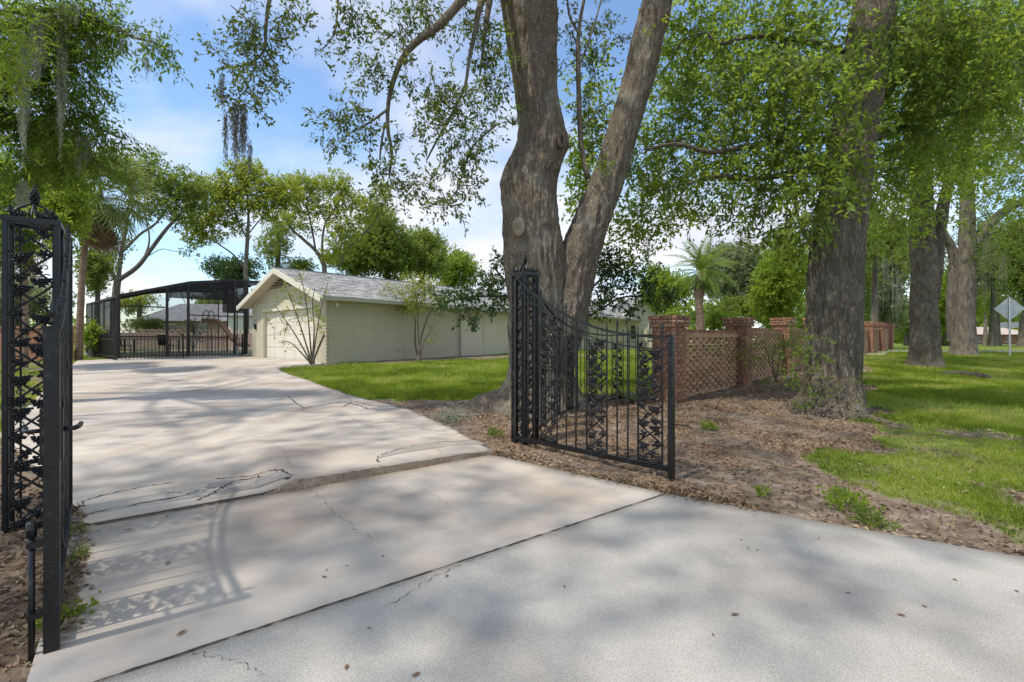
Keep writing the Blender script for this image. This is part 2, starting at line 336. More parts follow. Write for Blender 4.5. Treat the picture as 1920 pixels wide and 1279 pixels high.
# ground: soil and turf mixed by the attribute turf (what grows there)
def groundmat():
    m, t, o = newmat('ground'); L = t.links.new; N = t.nodes.new
    tcn = N('ShaderNodeTexCoord')
    def nz(s, d=6):
        n = N('ShaderNodeTexNoise'); n.inputs['Scale'].default_value = s; n.inputs['Detail'].default_value = d; L(tcn.outputs['Object'], n.inputs['Vector']); return n.outputs['Fac']
    def rp(f, st):
        r = N('ShaderNodeValToRGB'); e = r.color_ramp.elements; e[0].position, e[0].color = st[0][0], (*st[0][1], 1); e[1].position, e[1].color = st[-1][0], (*st[-1][1], 1)
        for p, c in st[1:-1]: q = e.new(p); q.color = (*c, 1)
        L(f, r.inputs[0]); return r.outputs[0]
    soil = rp(nz(7, 9), [(.3, (.085, .065, .05)), (.48, (.16, .125, .098)), (.62, (.235, .19, .155)), (.75, (.30, .26, .22))])
    lit = rp(nz(30, 6), [(.3, (.11, .075, .05)), (.5, (.21, .145, .10)), (.7, (.33, .24, .17))])
    turf = rp(nz(9, 7), [(.3, (.07, .11, .014)), (.5, (.12, .18, .02)), (.7, (.19, .25, .035))])
    a1 = N('ShaderNodeAttribute'); a1.attribute_name = 'turf'; a2 = N('ShaderNodeAttribute'); a2.attribute_name = 'mulch'
    m1 = N('ShaderNodeMix'); m1.data_type = 'RGBA'; L(a2.outputs['Fac'], m1.inputs[0]); L(soil, m1.inputs[6]); L(lit, m1.inputs[7])
    m2 = N('ShaderNodeMix'); m2.data_type = 'RGBA'; L(a1.outputs['Fac'], m2.inputs[0]); L(m1.outputs[2], m2.inputs[6]); L(turf, m2.inputs[7])
    b = N('ShaderNodeBsdfPrincipled'); L(m2.outputs[2], b.inputs['Base Color']); b.inputs['Roughness'].default_value = .95; b.inputs['Specular IOR Level'].default_value = .1
    bp = N('ShaderNodeBump'); bp.inputs['Strength'].default_value = .7; bp.inputs['Distance'].default_value = .03; L(nz(22, 8), bp.inputs['Height']); L(bp.outputs[0], b.inputs['Normal'])
    L(b.outputs[0], o.inputs[0]); return m
M['ground'] = groundmat()
# ---------------------------------------------------------------- ground, driveway
UX, UY = .786, .618
def un(u, n): return (u * UX - n * UY, u * UY + n * UX)
def to_un(x, y): return x * UX + y * UY, -x * UY + y * UX
def inpoly(x, y, poly):
    x = np.asarray(x); y = np.asarray(y); r = np.zeros(x.shape, bool); n = len(poly); j = n - 1
    for i in range(n):
        xi, yi = poly[i]; xj, yj = poly[j]
        c = ((yi > y) != (yj > y)) & (x < (xj - xi) * (y - yi) / (yj - yi + 1e-12) + xi); r ^= c; j = i
    return r
def gp(*pts): return [tuple(gnd(a, b))[:2] for a, b in pts]
# edges of the upper drive as u over n
NL = [4.4, 6, 9.4, 14, 20, 26.2]; UL = [-.31, -.5, -1.4, -1.55, -1.6, -1.7]
_e = [(920, 857), (882, 828), (830, 800), (765, 770), (690, 752), (640, 738), (580, 716), (538, 702), (519, 691)]
_eu = [to_un(*p) for p in gp(*_e)]
NR = [n for u, n in _eu] + [_eu[-1][1] + .25, _eu[-1][1] + .5, 18.6, 25.1, 26.2]; UR = [u for u, n in _eu] + [_eu[-1][0] + .35, 5.4, 5.62, 4.35, 4.2]
UR[0] = 3.17; NR[0] = 4.4
def drive_mask(x, y):
    u, n = to_un(np.asarray(x), np.asarray(y))
    c = (n > 4.4) & (n < 26.2) & (u > np.interp(n, NL, UL)) & (u < np.interp(n, NR, UR))
    b = (n <= 4.42) & (n > 2.38) & (u > -.31) & (u < 3.54 - (n - 2.39) / 2.03 * .37)
    a = (n <= 2.4) & (n > -3.2) & (u > np.interp(n, [-3.2, -1, .38, 1.6, 2.4], [-3.2, -1.6, -.9, -.5, -.31])) & (u < np.interp(n, [-3.2, -1, .38, 1.6, 2.4], [6.5, 4.9, 4.15, 3.75, 3.54]))
    return a | b | c

LAWN = gp((521, 692), (545, 684), (620, 684), (760, 679), (960, 672), (1090, 669), (1240, 664)) + gp((1262, 700), (1240, 735), (1130, 742), (1000, 738), (925, 756), (850, 750), (760, 748), (690, 750), (640, 736), (580, 714), (535, 700))
VERGE = gp((1616, 662), (1660, 652), (2300, 652), (2600, 760), (2600, 800), (2050, 815), (1930, 830), (1830, 800), (1740, 800), (1690, 782), (1635, 770), (1618, 700))
PATCH = gp((1640, 770), (1930, 800), (2600, 800), (2300, 1000), (2000, 1040), (1880, 985), (1780, 960), (1640, 930), (1560, 880), (1660, 830))
MULCH = gp((925, 756), (1000, 738), (1130, 742), (1240, 735), (1290, 752), (1400, 728), (1490, 700), (1600, 690), (1640, 775), (1700, 800), (1640, 850), (1500, 880), (1300, 900), (1260, 920), (1150, 905), (1060, 880), (935, 850), (880, 815), (860, 790))
BED = gp((130, 945), (0, 850), (-300, 850), (-400, 1279), (60, 1279), (90, 1100))
def cover(x, y):
    """turf and mulch amounts at ground points"""
    p = np.stack([x * .9, y * .9, np.zeros_like(x)], 1)
    jx = x + (fbm(p * 1.6 + 3, 5) - .5) * 2.0 * np.clip(y / 8, .5, 1.5); jy = y + (fbm(p * 1.6 + 31, 5) - .5) * 2.0 * np.clip(y / 8, .5, 1.5)
    turf = np.zeros(len(x)); mul = np.zeros(len(x))
    pat = fbm(np.stack([x * 2.1, y * 2.1, np.zeros_like(x) + 5], 1), 4)
    turf[inpoly(jx, jy, PATCH)] = 1
    turf *= np.clip((pat - .37) * 5, 0, .85)
    turf[inpoly(jx * .5 + x * .5, jy * .5 + y * .5, VERGE)] = 1; turf[inpoly(jx * .4 + x * .6, jy * .4 + y * .6, LAWN)] = 1
    far = (y > 24) | ((x < -7) & (y > 19)) ; turf[far] = np.maximum(turf[far], .9)
    lf = (x < -5.5) & (y < 19); turf[lf] = np.maximum(turf[lf], np.clip((pat[lf] - .4) * 4, 0, .8))
    side = (x > 5.0) & (y < 4); turf[side] = np.maximum(turf[side], np.clip((pat[side] - .42) * 4, 0, .7))
    mul[inpoly(jx, jy, MULCH)] = 1; mul *= np.clip((pat - .30) * 5, .25, 1); mul[inpoly(jx, jy, BED)] = .7
    scat = (mul == 0); mul[scat] = np.clip((pat[scat] - .42) * 2.5, 0, .5)
    return turf, np.clip(mul - turf * .6, 0, 1)
def grid_sheet(name, xs, ys, zoff, fn=None):
    X, Y = np.meshgrid(xs, ys); Z = gz(Y) + zoff
    if fn is not None: Z = Z + fn(X, Y)
    V = np.stack([X.ravel(), Y.ravel(), Z.ravel()], 1); nx, ny = len(xs), len(ys)
    i = np.arange(ny - 1)[:, None] * nx; j = np.arange(nx - 1)[None]
    return V, np.stack([i + j, i + j + 1, i + nx + j + 1, i + nx + j], -1).reshape(-1, 4)
def soil_bump(X, Y):
    p = np.stack([X.ravel() * 2.5, Y.ravel() * 2.5, np.zeros(X.size)], 1)
    z = (fbm(p, 4) - .5).reshape(X.shape) * .07
    dm = drive_mask(X, Y); z = np.where(dm, -.06, z - .005)
    # low mound of litter round the trunks
    for (a, b, r, h) in TREE_MOUNDS: z = z + h * np.exp(-((X - a) ** 2 + (Y - b) ** 2) / r ** 2)
    return np.where(Y > 26, np.minimum(z, .0), z)
TREE_MOUNDS = [(.53, 8.7, 1.5, .05), (5.45, 8.2, 1.4, .05), (14.1, 16.4, 1.6, .08), (21.6, 23.2, 1.6, .08)]
def axis(segs):
    out = []
    for a, b, st in segs: out.append(np.arange(a, b, st))
    return np.concatenate(out + [[segs[-1][1]]])
xs = axis([(-900, -100, 100), (-100, -20, 8), (-20, -7, .5), (-7, 9, .08), (9, 24, .3), (24, 100, 6), (100, 900, 100)])
ys = axis([(-60, -4, 7), (-4, .6, .6), (.6, 9, .07), (9, 20, .16), (20, 32, .6), (32, 120, 8), (120, 1500, 115)])
V, Fc = grid_sheet('ground', xs, ys, 0, soil_bump)
tf, mu = cover(V[:, 0], V[:, 1])
ground = put('ground', npmesh('ground', V, Fc, M['ground'], True, {'turf': tf, 'mulch': mu})); tag(ground, 'sandy soil, leaf mulch and lawn turf', kind='structure')

drive = bpy.data.objects.new('driveway', None); link(drive); tag(drive, 'pale concrete driveway with joints and cracks', kind='structure')
def heave(u, n):
    h = np.interp(u, [-.4, .85, 1.1, 1.9, 2.9, 3.3], [.004, .012, .092, .08, .06, .03])
    return h * np.exp(-((n - 4.42) / 2.2) ** 2)
def dz(x, y):
    u, n = to_un(np.asarray(x, float), np.asarray(y, float))
    p = np.stack([np.ravel(x) * .6, np.ravel(y) * .6, np.zeros(np.size(x))], 1)
    w_ = (fbm(p, 2) - .5).reshape(np.shape(x)) * .03
    return gz(y) + np.where(n > 4.425, .028 + heave(u, n) + w_ * np.clip((n - 4.4) / 2, 0, 1), .02)
def slab(name, rows, mat, ncol=24, skirt=.14, edge=None):
    """rows: (n, uleft, uright); a slab of constant thickness following the grade"""
    V = []; m = len(rows)
    for n, a, b in rows:
        u = np.linspace(a, b, ncol); x, y = un(u, n); V.append(np.stack([x, y, dz(x, y)], 1))
    V = np.concatenate(V); i = np.arange(m - 1)[:, None] * ncol; j = np.arange(ncol - 1)[None]
    Fq = np.stack([i + j, i + j + 1, i + ncol + j + 1, i + ncol + j], -1).reshape(-1, 4)
    rim = list(range(ncol)) + [k * ncol + ncol - 1 for k in range(1, m)] + list(range((m - 1) * ncol + ncol - 2, (m - 1) * ncol - 1, -1)) + [k * ncol for k in range(m - 2, 0, -1)]
    W = V[rim].copy(); W[:, 2] -= skirt; nv = len(V); R_ = len(rim)
    Fs = np.array([(rim[(k + 1) % R_], rim[k], nv + k, nv + (k + 1) % R_) for k in range(R_)])
    return put(name, npmesh(name, np.vstack([V, W]), np.vstack([Fq, Fs]), mat, False), drive)
rows = [(n, np.interp(n, [-3.2, -1, .38, 1.6, 2.385], [-3.2, -1.6, -.9, -.5, -.31]), np.interp(n, [-3.2, -1, .38, 1.6, 2.385], [6.5, 4.9, 4.15, 3.75, 3.54])) for n in list(np.linspace(-3.2, 2.3, 16)) + [2.384]]
s = slab('apron_slab', rows, M['aggregate']); s['label'] = 'grey exposed aggregate apron slab'
rows = [(n, -.31, 3.54 - (n - 2.39) / 2.03 * .37) for n in np.linspace(2.396, 4.412, 9)]
s = slab('slab', rows, M['concrete']); s['label'] = 'smooth concrete slab between the gate columns'
def edge_n(n): return np.interp(n, NL, UL), np.interp(n, NR, UR)
rng = np.random.RandomState(3)
ns = np.concatenate([np.linspace(4.434, 6, 16), np.linspace(6.1, 17, 60), np.linspace(17.05, 18.7, 18), np.linspace(18.8, 26.2, 16)])
# the upper drive is cast in bays with joints across it
bays = [4.43, 9.35, 13.3, 16.9, 26.2]
for k in range(4):
    a, b = bays[k], bays[k + 1]
    nn = [a + .003] + [n for n in ns if a + .06 < n < b - .06] + [b - .012]
    slab('slab', [(n, edge_n(n)[0], edge_n(n)[1] + (rng.rand() - .5) * (.07 if n < 17 else 0)) for n in nn], M['concrete' if k % 2 == 0 else 'concrete_b'], 60)
# broken tan face of the step
V = []
for u in np.linspace(.72, 3.16, 60):
    x, y = un(u, 4.4335 - .012 - .01 * rng.rand()); top = float(dz(*un(u, 4.44))) - .006 - .012 * rng.rand()
    V += [(x, y, .0), (x, y, top)]
put('broken_edge', npmesh('broken_edge', V, [(2 * i, 2 * i + 2, 2 * i + 3, 2 * i + 1) for i in range(59)], M['slab_edge']), drive)
# loose pieces along the step and cracks
def piece(pts, lift=.006, mat='concrete_grey'):
    P = np.array(gp(*pts)); V = [(x, y, float(dz(x, y)) + lift) for x, y in P] + [(x, y, float(dz(x, y)) - .05) for x, y in P]; n = len(P)
    mb = MB(); mb.add(V, [tuple(range(n))] + [(i, n + i, n + (i + 1) % n, (i + 1) % n) for i in range(n)])
    if Vector(V[1]).__sub__(Vector(V[0])).cross(Vector(V[2]) - Vector(V[1])).z < 0: mb.f = [q[::-1] for q in mb.f]
    mb.put('concrete_piece', M[mat], drive)
# pixel outlines turned into ground points
piece([(470, 926), (543, 918), (520, 906), (483, 909)])
piece([(408, 938), (466, 927), (476, 921), (460, 919), (428, 925), (404, 934)])
piece([(712, 878), (760, 866), (838, 852), (800, 846), (745, 858), (722, 866)], .004)
piece([(845, 850), (912, 842), (885, 834), (835, 842), (805, 846)], .004)
piece([(384, 924), (422, 921), (456, 912), (440, 906), (392, 914)], .003)
def crack(pts, wd=.012, jit=.02, n=40, lift=.004, seed=0):
    r = np.random.RandomState(seed + 5); P = resample([tuple(gnd(a, b))[:2] for a, b in pts], n)
    T = np.gradient(P, axis=0); T /= np.linalg.norm(T, axis=1)[:, None] + 1e-9; N = np.stack([-T[:, 1], T[:, 0]], 1)
    P = P + N * ((r.rand(n) - .5) * jit * 1.5)[:, None]; W = wd * .62 * (.2 + 1.1 * r.rand(n) ** 1.5); W[0] = W[-1] = .001
    A, B = P + N * W[:, None] / 2, P - N * W[:, None] / 2; V = []
    for a, b in zip(A, B): V += [(a[0], a[1], float(dz(*a)) + lift), (b[0], b[1], float(dz(*b)) + lift)]
    put('crack', npmesh('crack', V, [(2 * i, 2 * i + 1, 2 * i + 3, 2 * i + 2) for i in range(n - 1)], M['crack']), drive)
for k, (pts, wd) in enumerate([
    ([(150, 976), (240, 957), (330, 941), (368, 930), (410, 921), (455, 906)], .014),
    ([(140, 953), (190, 938), (260, 922), (330, 912)], .016), ([(370, 948), (405, 930), (440, 912), (480, 905)], .022),
    ([(480, 905), (545, 922)], .03), ([(404, 906), (440, 903), (480, 902), (520, 903), (548, 918)], .02), ([(300, 930), (350, 933), (385, 929)], .008),
    ([(706, 888), (712, 874), (735, 864), (780, 850), (840, 840), (895, 832)], .016), ([(800, 846), (830, 866)], .008),
    ([(575, 922), (610, 945), (630, 970), (655, 985), (668, 1003), (700, 1015)], .006),
    ([(128, 833), (180, 826), (240, 820), (320, 812)], .022), ([(160, 842), (220, 838), (290, 840)], .014),
    ([(540, 745), (555, 758), (570, 770), (548, 775)], .022), ([(570, 768), (620, 760), (655, 758), (690, 770)], .03), ([(640, 768), (665, 756), (700, 764), (730, 766)], .026),
    ([(640, 815), (700, 812), (760, 808), (840, 818)], .013), ([(650, 782), (690, 805), (720, 812)], .008), ([(720, 790), (760, 808)], .008),
    ([(640, 718), (650, 745), (660, 756)], .014),
    ([(720, 1150), (790, 1105), (860, 1066), (905, 1050), (920, 1040)], .006), ([(350, 1232), (420, 1245), (470, 1265), (500, 1279)], .005),
    ([(880, 1062), (890, 1054)], .006), ([(430, 905), (450, 890), (500, 880), (560, 878)], .006), ([(250, 760), (330, 752), (430, 748)], .012), ([(300, 722), (380, 716), (470, 712)], .012), ([(700, 905), (760, 930), (800, 925), (850, 960)], .004), ([(930, 1040), (1010, 1010), (1060, 1012)], .004), ([(600, 800), (650, 782), (700, 780), (740, 772)], .008), ([(470, 830), (520, 850), (540, 880), (545, 905)], .006), ([(560, 686), (480, 693), (380, 702)], .03)]):
    crack(pts, wd * (1.9 if k < 7 or k in (11, 12, 13) else 1.0), .022, 46, seed=k)
for a, b, nn, wd in ((-.3, 3.53, 2.39, .013), (-.31, 1.0, 4.423, .02)):
    V = []
    for i, u in enumerate(np.linspace(a, b, 90)):
        h = wd * (.5 + .7 * rng.rand()); o_ = (rng.rand() - .5) * .006
        for sgn in (-1, 1):
            x, y = un(u, nn + o_ + sgn * h / 2); V.append((x, y, .0245 if nn < 4 else float(dz(x, y)) * .5 + .022))
    put('joint', npmesh('joint', V, [(2 * i, 2 * i + 1, 2 * i + 3, 2 * i + 2)[::-1] for i in range(89)], M['crack']), drive)

# ---------------------------------------------------------------- distant street and pool deck
def ribbon(name, P, wd, mat, lift, label):
    P = resample(P, 40); T = np.gradient(P, axis=0); T /= np.linalg.norm(T, axis=1)[:, None]; N = np.stack([-T[:, 1], T[:, 0]], 1); V = []
    for p, n in zip(P, N):
        for sg in (-1, 1):
            q = p + n * sg * wd / 2; V.append((q[0], q[1], float(gz(q[1])) + lift))
    o = put(name, npmesh(name, V, [(2 * i, 2 * i + 1, 2 * i + 3, 2 * i + 2)[::-1] for i in range(39)], mat)); tag(o, label, kind='structure'); return o
ribbon('street', [(21, 30.5), (27, 30), (38, 29), (60, 27), (90, 24)], 6.2, M['asphalt'], .03, 'pale asphalt street beyond the verge')
ribbon('footpath', [(17.2, 23.5), (20, 27), (21, 31)], 1.3, M['deck'], .03, 'narrow concrete footpath along the far wall')

# ---------------------------------------------------------------- ranch house with garage
HB = (-6.87, 17.9, float(gz(17.9)) + .02); HA = math.atan2(.755, .656)
house = thing('ranch_house', 'low cream ranch house with painted brick garage and grey shingle roof', 'house', HB, HA)
LW, FW, EH = 24.5, 6.8, 2.52; SL = .356; OV = .5; OG = .45
def prt(name, mb, mat, parent=house, smooth=False): return mb.put(name, M[mat], parent, smooth=smooth)
wl = prt('wall', MB().box(0, LW, .006, .25, -.4, EH).box(0, .25, .25, .9, -.4, EH).box(0, .25, 5.5, FW, -.4, EH).box(0, .25, .9, 5.5, 2.15, EH).box(.25, LW, FW - .25, FW, -.4, EH).box(LW - .25, LW, .25, FW - .25, -.4, EH), 'cream')
apex = EH + SL * FW / 2
gb = MB(); gb.add([(.05, 0, EH), (.05, FW, EH), (.05, FW / 2, apex), (.25, 0, EH), (.25, FW, EH), (.25, FW / 2, apex)], [(0, 2, 1), (3, 4, 5), (0, 3, 5, 2), (1, 2, 5, 4), (0, 1, 4, 3)])
gab = prt('gable', gb, 'cream')
# vertical boards of the gable and the door surround
for i, y in enumerate(np.arange(.12, FW - .05, .21)):
    top = EH + SL * min(y, FW - y) - .03
    if abs(y - FW / 2) < 1.8: top = min(top, apex - .66)
    MB().box(.025, .05, y, y + .19, 2.2, top).put('board', M['cream'], gab)
for y in (5.55, 5.75, 5.95, 6.15): MB().box(-.022, 0, y, y + .18, 0, 2.2).put('board', M['cream'], wl)
prt('door_head', MB().box(-.035, .02, .85, 5.55, 2.1, 2.22), 'trim')
vent = MB(); hv = .5
vent.add([(.005, FW / 2 - 1.55, apex - .63), (.005, FW / 2 + 1.55, apex - .63), (.005, FW / 2, apex - .08)], [(0, 2, 1)]); vt = prt('gable_vent', vent, 'dark')
for k in range(5):
    z = apex - .61 + k * .1; hw = (apex - .08 - z) / SL - .08
    if hw > .15: MB().box(-.03, -.002, FW / 2 - hw, FW / 2 + hw, z, z + .035).put('slat', M['gutter'], vt)
# garage door in four sections
gd = prt('garage_door', MB().box(.12, .15, .9, 5.5, 0, 2.1), 'door_paint')
for k in range(4):
    for c in range(5):
        y0 = .9 + c * .92; MB().box(.105, .12, y0 + .05, y0 + .87, k * .525 + .04, k * .525 + .49).put('panel', M['door_paint'], gd)
# brick skin of the side wall (300 as single bricks, the rest joined) and of the front pier
bl, bh, gap = .2, .056, .016
bm_ = MB().box(0, bl, -.016, .006, 0, bh).mesh('brick', M['cream_brick'])
MB().box(.0, 6.58, -.004, .005, 0, EH - .02).put('joint_shade_bed', pm('joint_shade_cream', [(.3, (.37, .34, .245)), (.7, (.45, .415, .31))], 6, .8), wl)  # wall paint darkened behind the bricks; shadow of the joints put into colour
rest = MB(); cnt = 0; cand = []
for r in range(36):
    z = r * (bh + gap); off = (r % 2) * .106
    if z + bh > EH - .02: break
    for c in range(31):
        x = .002 + c * (bl + gap) - off
        if x < 0: continue
        if x + bl > 6.55: break
        cand.append((x, z))
cand.sort(key=lambda q: q[0])
for k, (x, z) in enumerate(cand):
    if k < 290: put('brick', bm_, wl, (x, 0, z))
    else: rest.box(x, x + bl, -.016, .006, z, z + bh)
for r in range(36):
    z = r * (bh + gap)
    if z + bh > EH - .02: break
    for c in range(5):
        y = .002 + c * .212 - (r % 2) * .106
        if y < 0 or y + .2 > .9: continue
        rest.box(-.016, .0, y, y + .2, z, z + bh)
    for c in range(3):
        y = 6.36 + c * .212 - (r % 2) * .106
        if y + .2 < FW: rest.box(-.016, .0, y, y + .2, z, z + bh)
ro = rest.put('brick_courses', M['cream_brick'], wl); ro['kind'] = 'stuff'
# roof
rf = MB(); th = .09
def rz_(y): return EH + SL * min(y, FW - y)
for s0, s1 in ((-OV, FW / 2), (FW + OV, FW / 2)):
    a, b = (s0, rz_(s0) + .02), (s1, rz_(s1) + .02)
    V = [(-OG, a[0], a[1]), (LW + .4, a[0], a[1]), (LW + .4, b[0], b[1]), (-OG, b[0], b[1])]; V += [(x, y, z + th) for x, y, z in V]
    f = [(4, 5, 6, 7), (3, 2, 1, 0), (0, 1, 5, 4), (1, 2, 6, 5), (2, 3, 7, 6), (3, 0, 4, 7)]
    rf.add(V, f if s0 < s1 else [q[::-1] for q in f])
roof = prt('roof', rf, 'shingle')
roof['label'] = 'grey asphalt shingle roof slopes'
# shingle tabs standing slightly proud on the visible slope
tab = MB(); rr = np.random.RandomState(5)
sl_len = math.hypot(1, SL); ny = int((FW / 2 + OV) * sl_len / .17)
for j in range(ny):
    y0 = -OV + j * .17 / sl_len; y1 = y0 + .175 / sl_len
    x = -OG + .02 + rr.rand() * .2
    while x < LW:
        wd = .22 + rr.rand() * .12
        if rr.rand() < .55 and y1 < FW / 2:
            z0, z1 = rz_(y0) + .02 + th, rz_(y1) + .02 + th; e_ = .012 + .012 * rr.rand()
            tab.add([(x, y0, z0 - .01), (x + wd, y0, z0 - .01), (x + wd, y1, z1 + .002), (x, y1, z1 + .002), (x, y0, z0 + e_), (x + wd, y0, z0 + e_)], [(4, 5, 2, 3), (0, 1, 5, 4)])
        x += wd + .004
to = tab.put('shingle_tabs', pm('shingle_tab', [(.34, (.215, .212, .205)), (.5, (.32, .316, .308)), (.66, (.44, .435, .425))], 2.7, .95, .4, 30, stretch=(1, 3, 1), speck=(20, .25)), roof); to['kind'] = 'stuff'
MB().box(-OG - .02, LW + .4, FW / 2 - .12, FW / 2 + .12, apex + th - .025, apex + th + .035).put('ridge_cap', M['shingle_far'], roof)
# soffit, barge boards, gutter
for s0, s1 in ((-OV, FW / 2), (FW + OV, FW / 2)):
    brd = MB(); a, b = Vector((-OG - .03, s0, rz_(s0) - .03)), Vector((-OG - .03, s1, rz_(s1) - .03))
    brd.bar(a, b, .05, .2); prt('bargeboard', brd, 'trim')
    sf = MB(); V = [(-OG, s0, rz_(s0) - .01), (.05, s0, rz_(s0) - .01), (.05, s1, rz_(s1) - .01), (-OG, s1, rz_(s1) - .01)]; sf.add(V + [(x, y, z + .02) for x, y, z in V], [(0, 1, 2, 3), (7, 6, 5, 4), (0, 4, 5, 1), (3, 2, 6, 7)]); prt('soffit', sf, 'cream')
prt('gutter', MB().box(-OG, LW, -OV - .11, -OV, rz_(-OV) - .04, rz_(-OV) + .1), 'gutter')
prt('eave_soffit', MB().box(0, LW, -OV, .0, rz_(-OV) - .035, rz_(-OV) - .012), 'cream')
ds = prt('downspout', MB().bar((6.68, -.06, .08), (6.68, -.06, 2.4), .07, .06).bar((6.68, -.06, .1), (6.68, -.25, .03), .07, .06).bar((6.68, -.06, 2.4), (6.68, -OV - .05, 2.52), .07, .06), 'gutter')
prt('side_panel', MB().box(8.3, 11.3, -.02, .004, .05, 2.2), 'cream')
prt('base_board', MB().box(6.8, LW, -.03, .004, -.2, .1), 'trim')
fl = prt('flood_light', MB().bar((.35, -.02, 2.28), (.35, -.14, 2.24), .03).lathe([(.03, 0), (.07, .1), (.07, .14)], 10, Matrix.Translation((.35, -.14, 2.24)) @ Matrix.Rotation(math.radians(150), 4, 'X')), 'white')
prt('wall_sconce', MB().box(-.1, 0, 6.25, 6.35, 1.35, 1.55).box(-.13, -.005, 6.23, 6.37, 1.55, 1.58), 'dark')
prt('hose_bib', MB().bar((3.1, 0, .45), (3.1, -.1, .45), .03).bar((3.1, -.1, .36), (3.1, -.1, .5), .025), 'steel')
prt('hose_bib', MB().bar((5.6, 0, .42), (5.6, -.1, .42), .03).bar((5.6, -.1, .34), (5.6, -.1, .47), .025), 'steel')
# cross gable at the far end
M2 = Matrix.Rotation(-HA, 4, 'Z') @ Matrix.Translation((-HB[0], -HB[1], -HB[2]))
def wbox(x0, x1, y0, y1, z0, z1): return MB().box(x0, x1, y0, y1, z0, z1, M2)
gx, gy, hw, ez, az = 9.75, 36.0, 2.35, 2.95, 4.72
cw = prt('cross_wing', wbox(gx - 5, gx + 2.0, gy, gy + 8, .3, ez).add([M2 @ Vector(p) for p in ((gx - hw, gy + .01, ez), (gx + hw, gy + .01, ez), (gx, gy + .01, az), (gx - hw, gy + .2, ez), (gx + hw, gy + .2, ez), (gx, gy + .2, az))], [(0, 1, 2), (3, 5, 4), (0, 2, 5, 3), (1, 4, 5, 2)]), 'cream')
cr_ = MB()
for sx in (-1, 1):
    V = [(gx, gy - .5, az + .03), (gx + sx * hw, gy - .5, ez - .32), (gx + sx * hw, gy + 8, ez - .32), (gx, gy + 8, az + .03)]; V += [(x, y, z + .12) for x, y, z in V]
    f = [(0, 1, 2, 3), (7, 6, 5, 4), (0, 4, 5, 1), (1, 5, 6, 2), (2, 6, 7, 3), (3, 7, 4, 0)]
    cr_.add([M2 @ Vector(v) for v in V], f)
prt('cross_roof', cr_, 'shingle_far')
for sx in (-1, 1):
    prt('bargeboard', MB().bar(M2 @ Vector((gx, gy - .53, az + .0)), M2 @ Vector((gx + sx * hw, gy - .53, ez - .36)), .05, .22), 'trim')
for x in np.arange(gx - 2.1, gx + 2.0, .3): wbox(x, x + .035, gy - .025, gy, 2.7, max(2.75, az - abs(x - gx) * (az - ez) / hw - .15)).put('batten', M['cream'], cw)
wbox(gx - 2.2, gx + 2.0, gy - .03, gy, 2.62, 2.7).put('trim_board', M['trim'], cw)
for x0, x1 in ((gx - 1.65, gx - .55), (gx + .42, gx + .78)):
    wn_ = wbox(x0, x1, gy - .02, gy + .02, 1.45, 2.45).put('window', M['glass'], house)
    fr = wbox(x0 - .06, x0, gy - .05, gy, 1.4, 2.5); fr.box(x1, x1 + .06, gy - .05, gy, 1.4, 2.5, M2).box(x0, x1, gy - .05, gy, 2.45, 2.5, M2).box(x0, x1, gy - .05, gy, 1.4, 1.45, M2); fr.put('frame', M['trim'], wn_)
    for k in range(1, 3): wbox(x0, x1, gy - .035, gy - .02, 1.45 + k * .333 - .012, 1.45 + k * .333 + .012).put('muntin', M['trim'], wn_)
    xm = (x0 + x1) / 2; wbox(xm - .012, xm + .012, gy - .037, gy - .021, 1.45, 2.45).put('muntin', M['trim'], wn_)
# ---------------------------------------------------------------- pierced brick wall
WA = math.atan2(.715, .70); WO = (3.14, 9.65); WS = 3.8
bwall = thing('brick_wall', 'pierced red brick garden wall with corbelled pillars', 'wall', (WO[0], WO[1], 0), WA)
def wall_z(s): return float(gz(WO[1] + s * .715)) - .03
PW, BC = .50, .079
def pillar_bricks():
    out = []
    for r in range(22):
        z = r * BC; h = PW / 2 + (.035 if r >= 19 else 0) + (.02 if r >= 21 else 0); L = h * 2 - .105 - .01
        for k in range(4):
            for c in range(2):
                a = -h + (0 if r % 2 else .105 + .01) + c * (L / 2 + .004); out.append((k, h, a, L / 2 - .008, z))
    return out
_bx = {}
def brick_mesh(L, mat):
    k = (round(L, 3), mat)
    if k not in _bx:
        rr = random.Random(len(_bx)); mb = MB().box(0, L, 0, .1, 0, BC - .013); _bx[k] = mb.mesh('brick', M[mat])
    return _bx[k]
def rotk(k, x, y): return [(x, y), (-y, x), (-x, -y), (y, -x)][k]
npill = 9; rb = random.Random(4)
